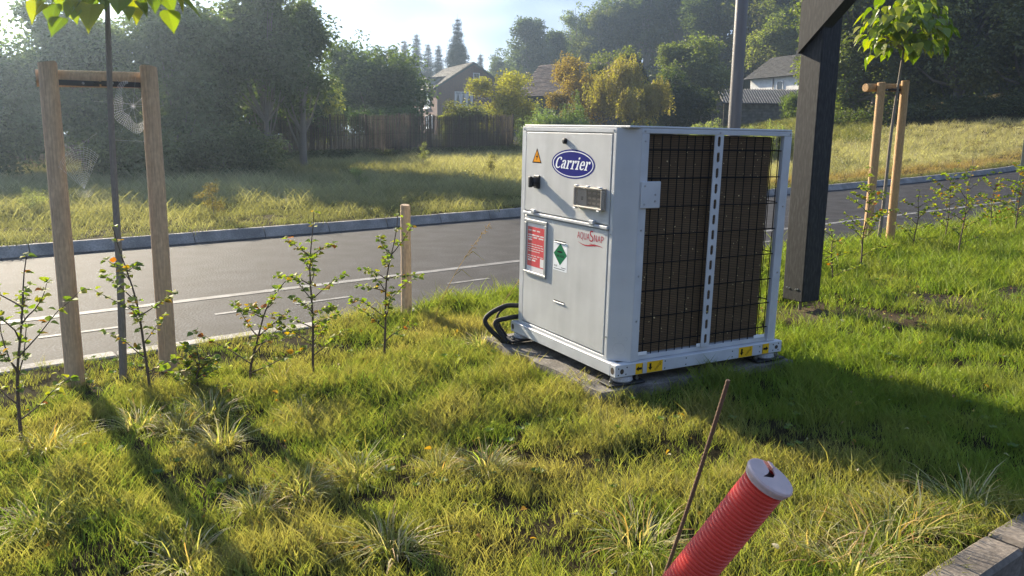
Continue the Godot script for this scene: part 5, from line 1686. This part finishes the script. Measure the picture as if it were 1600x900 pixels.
	# loose undergrowth along the foot of the fence and the wood
	var ux := []
	var uc := []
	for i in 900:
		var az := rng.randf_range(-24.0, 1.0)
		var tq := (az + 22.0) / 21.7
		var d := lerpf(30.3, 40.0, clampf(tq, 0, 1)) - rng.randf_range(0.4, 1.6)
		ux.append(Transform3D(Basis(Vector3.UP, rng.randf() * TAU) * Basis.from_scale(Vector3.ONE * rng.randf_range(0.3, 0.7)), polar(az, d) + Vector3(0, rng.randf_range(0.05, 0.35), 0)))
		uc.append(Color(0.095, 0.103, 0.059).lerp(Color(0.241, 0.210, 0.135), rng.randf()))
	for i in 700:
		var az := rng.randf_range(20.0, 46.0)
		var d := rng.randf_range(46.5, 49.5)
		ux.append(Transform3D(Basis(Vector3.UP, rng.randf() * TAU) * Basis.from_scale(Vector3.ONE * rng.randf_range(0.6, 1.4)), polar(az, d) + Vector3(0, rng.randf_range(0.1, 0.8), 0)))
		uc.append(Color(0.097, 0.116, 0.061).lerp(Color(0.187, 0.191, 0.105), rng.randf()))
	var hx := []
	var hc := []
	for i in 3200:
		var p2 := polar(rng.randf_range(2.0, 42.0), rng.randf_range(84.0, 152.0))
		var rel := Vector2(p2.x - 26.2, p2.z + 91.3)
		if rel.length() < 12.0:
			continue
		hx.append(Transform3D(Basis(Vector3.UP, rng.randf() * TAU) * Basis.from_scale(Vector3.ONE * rng.randf_range(0.7, 1.7)), p2 + Vector3(0, rng.randf_range(0.3, 1.6), 0)))
		hc.append(Color(0.06, 0.075, 0.035).lerp(Color(0.14, 0.14, 0.06), rng.randf()))
	tag(scatter("undergrowth", CL.far, M.leaf, hx, hc), "", "", "", "stuff")
	tag(scatter("undergrowth", CL.near, M.leaf, ux, uc), "", "", "", "stuff")

# ------------------------------------------------------------------ fence and houses
func build_fence() -> void:
	rng.seed = 404
	var A := polar(-33.0, 29.6)
	var B := polar(-0.1, 40.0)
	var f := thing("reed_fence", "long brown reed screen fence beyond the road", "fence", A)
	var n := 13
	for i in n + 1:
		var p := A.lerp(B, float(i) / n)
		p.y = gh(p.x, p.z)
		var b := MB.new()
		b.tube([p - A + Vector3(0, -0.3, -0.06), p - A + Vector3(0, 1.85, -0.06)], [0.045, 0.042], 8)
		obj("fence_post", b, M.twig, f)
	for i in n:
		var b := MB.new()
		var p0 := A.lerp(B, float(i) / n)
		var p1 := A.lerp(B, float(i + 1) / n)
		var cnt := 105
		for j in cnt:
			var p := p0.lerp(p1, (j + rng.randf() * 0.7) / cnt)
			p.y = gh(p.x, p.z)
			p -= A
			var h := 1.78 + rng.randf_range(-0.06, 0.07) + sin(i * 2.1 + j * 0.05) * 0.03
			var k := rng.randf_range(0.55, 1.3)
			b.col = Color(0.115, 0.078, 0.052).lerp(Color(0.18, 0.125, 0.08), rng.randf()) * k
			var w := Vector3(rng.randf_range(-0.02, 0.02), h, rng.randf_range(-0.02, 0.02))
			b.tube([p, p + w], [rng.randf_range(0.007, 0.012), 0.007], 4, false)
		obj("reed_panel", b, M.reed, f).set_meta("kind", "stuff")
	for y in [0.4, 1.0, 1.6]:
		var b := MB.new()
		var pts := []
		var rr := []
		for i in n + 1:
			var p := A.lerp(B, float(i) / n)
			p.y = gh(p.x, p.z) + y
			pts.append(p - A + Vector3(0, 0, 0.016))
			rr.append(0.004)
		b.tube(pts, rr, 4)
		obj("fence_wire", b, M.wire, f)

func tiled_roof(b: MB, o: Vector3, along: Vector3, up: Vector3, rows: int, cols: int, c1: Color, c2: Color, th: float) -> void:
	# o: eave corner; along: eave vector; up: vector up the slope
	var nn := along.cross(up).normalized()
	if nn.y < 0: nn = -nn
	var da := along / cols
	var du := up / rows
	for r in rows:
		for c in cols:
			b.col = c1.lerp(c2, rng.randf()) * rng.randf_range(0.85, 1.12)
			var p := o + du * r + da * (c + (0.5 if r % 2 == 1 else 0.0))
			if r % 2 == 1 and c == cols - 1:
				p = o + du * r + da * (c + 0.25)
			var lift := nn * (th * rng.randf_range(0.8, 1.3))
			var a0 := p + lift + da * 0.02
			var a1 := p + lift + da * 0.98
			var t1 := p + da * 0.98 + du * 1.12 + nn * th * 0.15
			var t0 := p + da * 0.02 + du * 1.12 + nn * th * 0.15
			b.quad(a0, a1, t1, t0, nn)
			b.quad(a0, a1, a1 - lift, a0 - lift, -du)
			b.quad(a0, t0, t0 - lift, a0 - lift, -da)
			b.quad(a1, t1, t1 - lift, a1 - lift, da)

func window_part(parent: Node, at: Vector3, w: float, h: float, panes: int, out: Vector3) -> void:
	var right := Vector3.UP.cross(out).normalized()
	var bs := Basis(right, Vector3.UP, out)
	var wi := Node3D.new()
	wi.name = "window"
	parent.add_child(wi, true)
	wi.transform = Transform3D(bs, at)
	var fr := MB.new()
	var t := 0.09
	fr.box(Vector3(0, h / 2 - t / 2, 0), Vector3(w, t, 0.1), 0.01)
	fr.box(Vector3(0, -h / 2 + t / 2, 0), Vector3(w, t, 0.1), 0.01)
	for i in panes + 1:
		var x := -w / 2 + t / 2 + (w - t) * i / panes
		fr.box(Vector3(x, 0, 0.002), Vector3(t, h - 2 * t - 0.002, 0.1), 0.01)
	obj("frame", fr, M.white, wi)
	for i in panes:
		var b := MB.new()
		var cw := (w - t) / panes
		b.box(Vector3(-w / 2 + t / 2 + cw * (i + 0.5), 0, -0.02), Vector3(cw - t - 0.004, h - 2 * t - 0.004, 0.02))
		obj("pane", b, M.glass, wi)
	var cu := MB.new()
	cu.col = Color(0.5, 0.5, 0.48)
	for i in panes:
		var cw := (w - t) / panes
		var x := -w / 2 + t / 2 + cw * (i + 0.5)
		for s in [-1.0, 1.0]:
			var sgn: float = s
			cu.prism(PackedVector2Array([Vector2(x + sgn * cw * 0.42, h * 0.38), Vector2(x + sgn * cw * 0.05, h * 0.38), Vector2(x + sgn * cw * 0.34, -h * 0.36), Vector2(x + sgn * cw * 0.42, -h * 0.36)]), 0, 0, Transform3D(Basis(), Vector3(0, 0, -0.005)))
	if panes > 1:
		obj("curtain", cu, M.print, wi).set_meta("kind", "stuff")
	var sl := MB.new()
	sl.box(Vector3(0, -h / 2 - 0.06, 0.08), Vector3(w + 0.2, 0.1, 0.24), 0.02)
	obj("sill", sl, M.white, wi)

func gable_wall(b: MB, w: float, he: float, hr: float, z: float, th: float) -> void:
	b.prism(PackedVector2Array([Vector2(0, -3), Vector2(w, -3), Vector2(w, he), Vector2(w / 2, hr), Vector2(0, he)]), z - th, z, Transform3D())

func build_houses() -> void:
	rng.seed = 505
	# brick house
	var p := polar(-5.35, 90)
	p.y = 2.7
	var h := thing("brick_house", "dark red brick house with grey roof and white windows behind the fence", "house", p, 0.42)
	var W := 8.2
	var L := 9.0
	var he := 4.7
	var hr := 7.3
	var gw := MB.new()
	gable_wall(gw, W, he, hr, 0, 0.3)
	obj("gable_wall", gw, M.brick, h)
	var gb := MB.new()
	gable_wall(gb, W, he, hr, -L + 0.3, 0.3)
	obj("gable_wall", gb, M.brick, h)
	for x in [0.15, W - 0.15]:
		var sw := MB.new()
		sw.box(Vector3(x, he / 2 - 1.55, -L / 2), Vector3(0.3, he + 3.0 - 0.1, L - 0.602))
		obj("side_wall", sw, M.brick, h)
	var sl := sqrt(pow(W / 2, 2) + pow(hr - he, 2))
	for s in [0, 1]:
		var b := MB.new()
		var out := Vector3(-0.45, -0.28, 0) if s == 0 else Vector3(0.45, -0.28, 0)
		var eave := Vector3(0 if s == 0 else W, he, 0.45) + out
		var ridge := Vector3(W / 2, hr + 0.02, 0.45)
		tiled_roof(b, eave + Vector3(0, 0.08, 0), Vector3(0, 0, -L - 0.9), ridge - eave, 18, 26, Color(0.2, 0.17, 0.13), Color(0.27, 0.235, 0.175), 0.05)
		b.col = Color(0.2, 0.18, 0.15)
		b.quad(eave, eave + Vector3(0, 0, -L - 0.9), ridge + Vector3(0, 0, -L - 0.9), ridge, Vector3.UP)
		obj("roof", b, M.roof, h)
	var bg := MB.new()
	for s in [-1.0, 1.0]:
		var e := Vector3(W / 2 + s * (W / 2 + 0.45), he - 0.30, 0.40)
		var r := Vector3(W / 2, hr - 0.06, 0.40)
		bg.box((e + r) / 2, Vector3((r - e).length(), 0.2, 0.06), 0.01, Basis(Vector3(0, 0, 1), atan2(r.y - e.y, r.x - e.x)))
	obj("bargeboard", bg, M.timber, h)
	window_part(h, Vector3(3.0, 3.35, 0.04), 2.1, 1.6, 3, Vector3(0, 0, 1))
	window_part(h, Vector3(4.5, 5.75, 0.04), 0.75, 1.0, 1, Vector3(0, 0, 1))
	window_part(h, Vector3(-0.04, 3.3, -3.6), 1.9, 1.7, 3, Vector3(-1, 0, 0))
	window_part(h, Vector3(-0.04, 0.9, -3.0), 2.6, 1.4, 3, Vector3(-1, 0, 0))
	var dr := MB.new()
	dr.col = Color(0.55, 0.55, 0.53)
	dr.box(Vector3(0.6, he + 0.35, -3.6), Vector3(1.7, 1.3, 2.4), 0.02)
	obj("dormer", dr, M.wall, h)
	var dro := MB.new()
	dro.col = Color(0.1, 0.1, 0.11)
	dro.box(Vector3(0.6, he + 1.05, -3.6), Vector3(2.3, 0.1, 2.9), 0.02, Basis(Vector3(0, 0, 1), 0.12))
	obj("dormer_roof", dro, M.roof, h)
	var gt := MB.new()
	gt.tube([Vector3(-0.5, he - 0.25, 0.45), Vector3(-0.5, he - 0.25, -L - 0.4)], [0.07, 0.07], 8)
	gt.tube([Vector3(-0.06, he - 0.4, 0.1), Vector3(-0.06, -2.5, 0.1)], [0.05, 0.05], 8)
	obj("gutter", gt, M.timber, h)
	# barn with a mossy tiled roof
	p = polar(0.55, 70)
	p.y = 3.4
	var bn := thing("tiled_barn", "low barn with a large red brown tiled roof between the yellow and orange trees", "barn", p, -0.6)
	var bw := MB.new()
	bw.col = Color(0.12, 0.085, 0.06)
	bw.box(Vector3(4.5, 0.2, -3.2), Vector3(9.0, 3.6, 6.2), 0.02)
	obj("wall", bw, M.wall, bn)
	for s in [0, 1]:
		var b := MB.new()
		var ev := Vector3(-0.35, 1.85, 0.45) if s == 0 else Vector3(-0.35, 1.85, -6.85)
		var rg := Vector3(-0.35, 4.75, -3.2)
		tiled_roof(b, ev, Vector3(9.7, 0, 0), rg - ev, 24, 34, Color(0.28, 0.175, 0.13), Color(0.42, 0.30, 0.23), 0.05)
		b.col = Color(0.14, 0.09, 0.07)
		b.quad(ev, ev + Vector3(9.7, 0, 0), rg + Vector3(9.7, 0, 0), rg, Vector3.UP)
		obj("roof", b, M.roof, bn)
	for x in [-0.02, 9.02]:
		var b := MB.new()
		b.col = Color(0.12, 0.085, 0.06)
		b.prism(PackedVector2Array([Vector2(0, 1.9), Vector2(6.2, 1.9), Vector2(3.1, 4.55)]), -0.05, 0.05, Transform3D(Basis(Vector3(0, 0, -1), Vector3.UP, Vector3(1, 0, 0)), Vector3(x, 0, -0.1)))
		obj("gable_wall", b, M.wall, bn)
	# white house
	p = polar(16.0, 95)
	p.y = 4.65
	var wh := thing("white_house", "white rendered house with dark slate roof and chimney on the slope", "house", p, -1.12)
	var c := MB.new()
	c.col = Color(0.86, 0.85, 0.80)
	c.box(Vector3(4.0, 1.2, -3.5), Vector3(8.0, 6.0, 7.0), 0.02)
	obj("wall", c, M.render, wh)
	var ext := MB.new()
	ext.col = Color(0.66, 0.68, 0.66)
	ext.prism(PackedVector2Array([Vector2(0, -2), Vector2(7.0, -2), Vector2(7.0, 4.2), Vector2(3.5, 6.35), Vector2(0, 4.2)]), 0.0, 0.1, Transform3D(Basis(Vector3(0, 0, -1), Vector3.UP, Vector3(1, 0, 0)), Vector3(8.0, 0, 0)))
	obj("gable_wall", ext, M.render, wh)
	for s in [0, 1]:
		var b := MB.new()
		var ev := Vector3(-0.7, 3.95, 0.5) if s == 0 else Vector3(-0.7, 3.95, -7.5)
		var rg := Vector3(-0.7 if s == 0 else -0.7, 6.55, -3.5)
		var al := Vector3(9.5, 0.0, 0)
		tiled_roof(b, ev, al, rg - ev, 16, 36, Color(0.085, 0.082, 0.078), Color(0.14, 0.132, 0.122), 0.05)
		b.col = Color(0.09, 0.088, 0.085)
		b.quad(ev, ev + al, rg + al, rg, Vector3.UP)
		obj("roof", b, M.roof, wh)
	var ch := MB.new()
	ch.col = Color(0.05, 0.05, 0.05)
	ch.box(Vector3(5.0, 6.1, -2.2), Vector3(0.75, 1.5, 0.75), 0.03)
	obj("chimney", ch, M.wall, wh)
	var ch2 := MB.new()
	for x in [7.2, 7.7]:
		ch2.tube([Vector3(x, 6.4, -3.5), Vector3(x, 7.1, -3.5)], [0.12, 0.12], 8)
	obj("chimney_pot", ch2, M.white, wh)
	window_part(wh, Vector3(4.6, 3.0, 0.04), 0.95, 1.1, 1, Vector3(0, 0, 1))
	window_part(wh, Vector3(8.14, 3.0, -1.6), 1.0, 1.4, 1, Vector3(1, 0, 0))
	var dp := MB.new()
	dp.tube([Vector3(3.6, 3.9, 0.08), Vector3(3.6, -1.5, 0.08)], [0.06, 0.06], 8)
	obj("downpipe", dp, M.steel, wh)
	var dp2 := MB.new()
	dp2.tube([Vector3(7.9, 3.9, 0.08), Vector3(7.9, -1.5, 0.08)], [0.06, 0.06], 8)
	obj("downpipe", dp2, M.steel, wh)
	# grey block shed with a ribbed roof
	p = polar(15.5, 78)
	p.y = 2.4
	var sh := thing("block_shed", "long grey block shed with a ribbed sheet roof below the white house", "shed", p, -0.05)
	var s1 := MB.new()
	s1.col = Color(0.36, 0.35, 0.32)
	s1.box(Vector3(3.2, 1.0, -2.6), Vector3(9.5, 3.8, 5.2), 0.02)
	obj("wall", s1, M.brick if false else M.wall, sh)
	var sg := MB.new()
	sg.col = Color(0.55, 0.48, 0.4)
	sg.prism(PackedVector2Array([Vector2(-4.2, -1.4), Vector2(0, -1.4), Vector2(0, 2.85), Vector2(-1.6, 4.1), Vector2(-4.2, 3.0)]), -0.1, 0.1, Transform3D(Basis(Vector3.UP, 0.5), Vector3(-1.62, 0, -0.1)))
	obj("gable_wall", sg, M.wall, sh)
	var courses := MB.new()
	courses.col = Color(0.17, 0.165, 0.155)
	for i in 12:
		courses.box(Vector3(3.2, -0.6 + i * 0.27, 0.002), Vector3(9.5, 0.02, 0.012))
	obj("mortar_courses", courses, M.wall, sh)
	var rf := MB.new()
	for i in 42:
		var x := -1.7 + i * 0.235
		rf.col = Color(0.5, 0.46, 0.41)
		rf.box(Vector3(x + 0.05, 3.55, -1.3), Vector3(0.12, 0.10, 3.6), 0.02, Basis(Vector3.RIGHT, 0.42))
	rf.col = Color(0.12, 0.11, 0.10)
	rf.box(Vector3(3.2, 3.5, -1.3), Vector3(9.9, 0.05, 3.6), 0.0, Basis(Vector3.RIGHT, 0.42))
	rf.box(Vector3(3.2, 3.5, -4.4), Vector3(9.9, 0.05, 3.2), 0.0, Basis(Vector3.RIGHT, -0.42))
	obj("ribbed_roof", rf, M.roof, sh)

# ------------------------------------------------------------------ sky
func sky_clouds() -> ImageTexture:
	var f := FastNoiseLite.new()
	f.seed = 12
	f.frequency = 1.0
	f.fractal_octaves = 5
	var w := 1024
	var h := 512
	var im := Image.create(w, h, false, Image.FORMAT_RGBA8)
	for y in h:
		var el := (0.5 - (y + 0.5) / h) * PI
		if el < -0.02:
			continue
		for x in w:
			var a := TAU * (x + 0.5) / w
			var d := Vector3(cos(el) * cos(a), sin(el), cos(el) * sin(a))
			var k := f.get_noise_3d(d.x * 2.2, d.y * 7.0, d.z * 2.2) + 0.35 * f.get_noise_3d(d.x * 7.0, d.y * 18.0, d.z * 7.0)
			var c := smoothstep(0.0, 0.5, k + 0.08) * 0.8
			im.set_pixel(x, y, Color(1, 0.99, 0.98, c))
	return ImageTexture.create_from_image(im)

func _ready() -> void:
	# camera
	var cam := Camera3D.new()
	cam.name = "camera"
	cam.position = Vector3(0, 1.4, 0)
	cam.rotation_order = EULER_ORDER_YXZ
	cam.rotation = Vector3(-0.1805, 0, 0.0132)
	cam.fov = 39.72
	cam.near = 0.05
	cam.far = 3000.0
	add_child(cam)
	# sky, air and exposure
	var we := WorldEnvironment.new()
	we.name = "environment"
	var e := Environment.new()
	e.background_mode = Environment.BG_SKY
	var sm := ProceduralSkyMaterial.new()
	sm.sky_top_color = Color(0.44, 0.56, 0.76)
	sm.sky_horizon_color = Color(0.76, 0.81, 0.865)
	sm.sky_curve = 0.12
	sm.sky_energy_multiplier = 0.72
	sm.ground_bottom_color = Color(0.22, 0.22, 0.18)
	sm.ground_horizon_color = Color(0.5, 0.52, 0.5)
	sm.sun_angle_max = 50.0
	sm.sun_curve = 0.12
	sm.sky_cover = sky_clouds()
	sm.sky_cover_modulate = Color(0.45, 0.46, 0.47, 1.0)
	var sk := Sky.new()
	sk.sky_material = sm
	e.sky = sk
	e.tonemap_mode = Environment.TONE_MAPPER_LINEAR
	e.tonemap_exposure = 3.35
	e.sdfgi_enabled = true
	e.ssao_enabled = true
	e.ssil_enabled = true
	e.volumetric_fog_enabled = true
	e.volumetric_fog_albedo = Color(0.80, 0.90, 1.0)
	e.volumetric_fog_density = 0.0015
	e.volumetric_fog_anisotropy = 0.82
	we.environment = e
	add_child(we)
	var sun := DirectionalLight3D.new()
	sun.name = "sun"
	sun.light_energy = 1.6
	sun.light_color = Color(1.0, 0.94, 0.84)
	sun.light_angular_distance = 0.5
	sun.shadow_enabled = true
	var az := deg_to_rad(-38.5)
	var el := deg_to_rad(23.0)
	var to_sun := Vector3(sin(az) * cos(el), sin(el), -cos(az) * cos(el))
	sun.look_at_from_position(to_sun * 50.0, Vector3.ZERO, Vector3.UP)
	add_child(sun)
	bumps.seed = 9
	bumps.frequency = 0.02
	bumps.fractal_octaves = 3
	patches.seed = 10
	patches.frequency = 0.01
	patches.fractal_octaves = 4
	make_materials()
	rng.seed = 1
	build_ground()
	build_road()
	build_houses()
	build_fence()
	rng.seed = 2
	build_unit()
	build_posts()
	build_foreground()
	build_trees()
	build_grass()
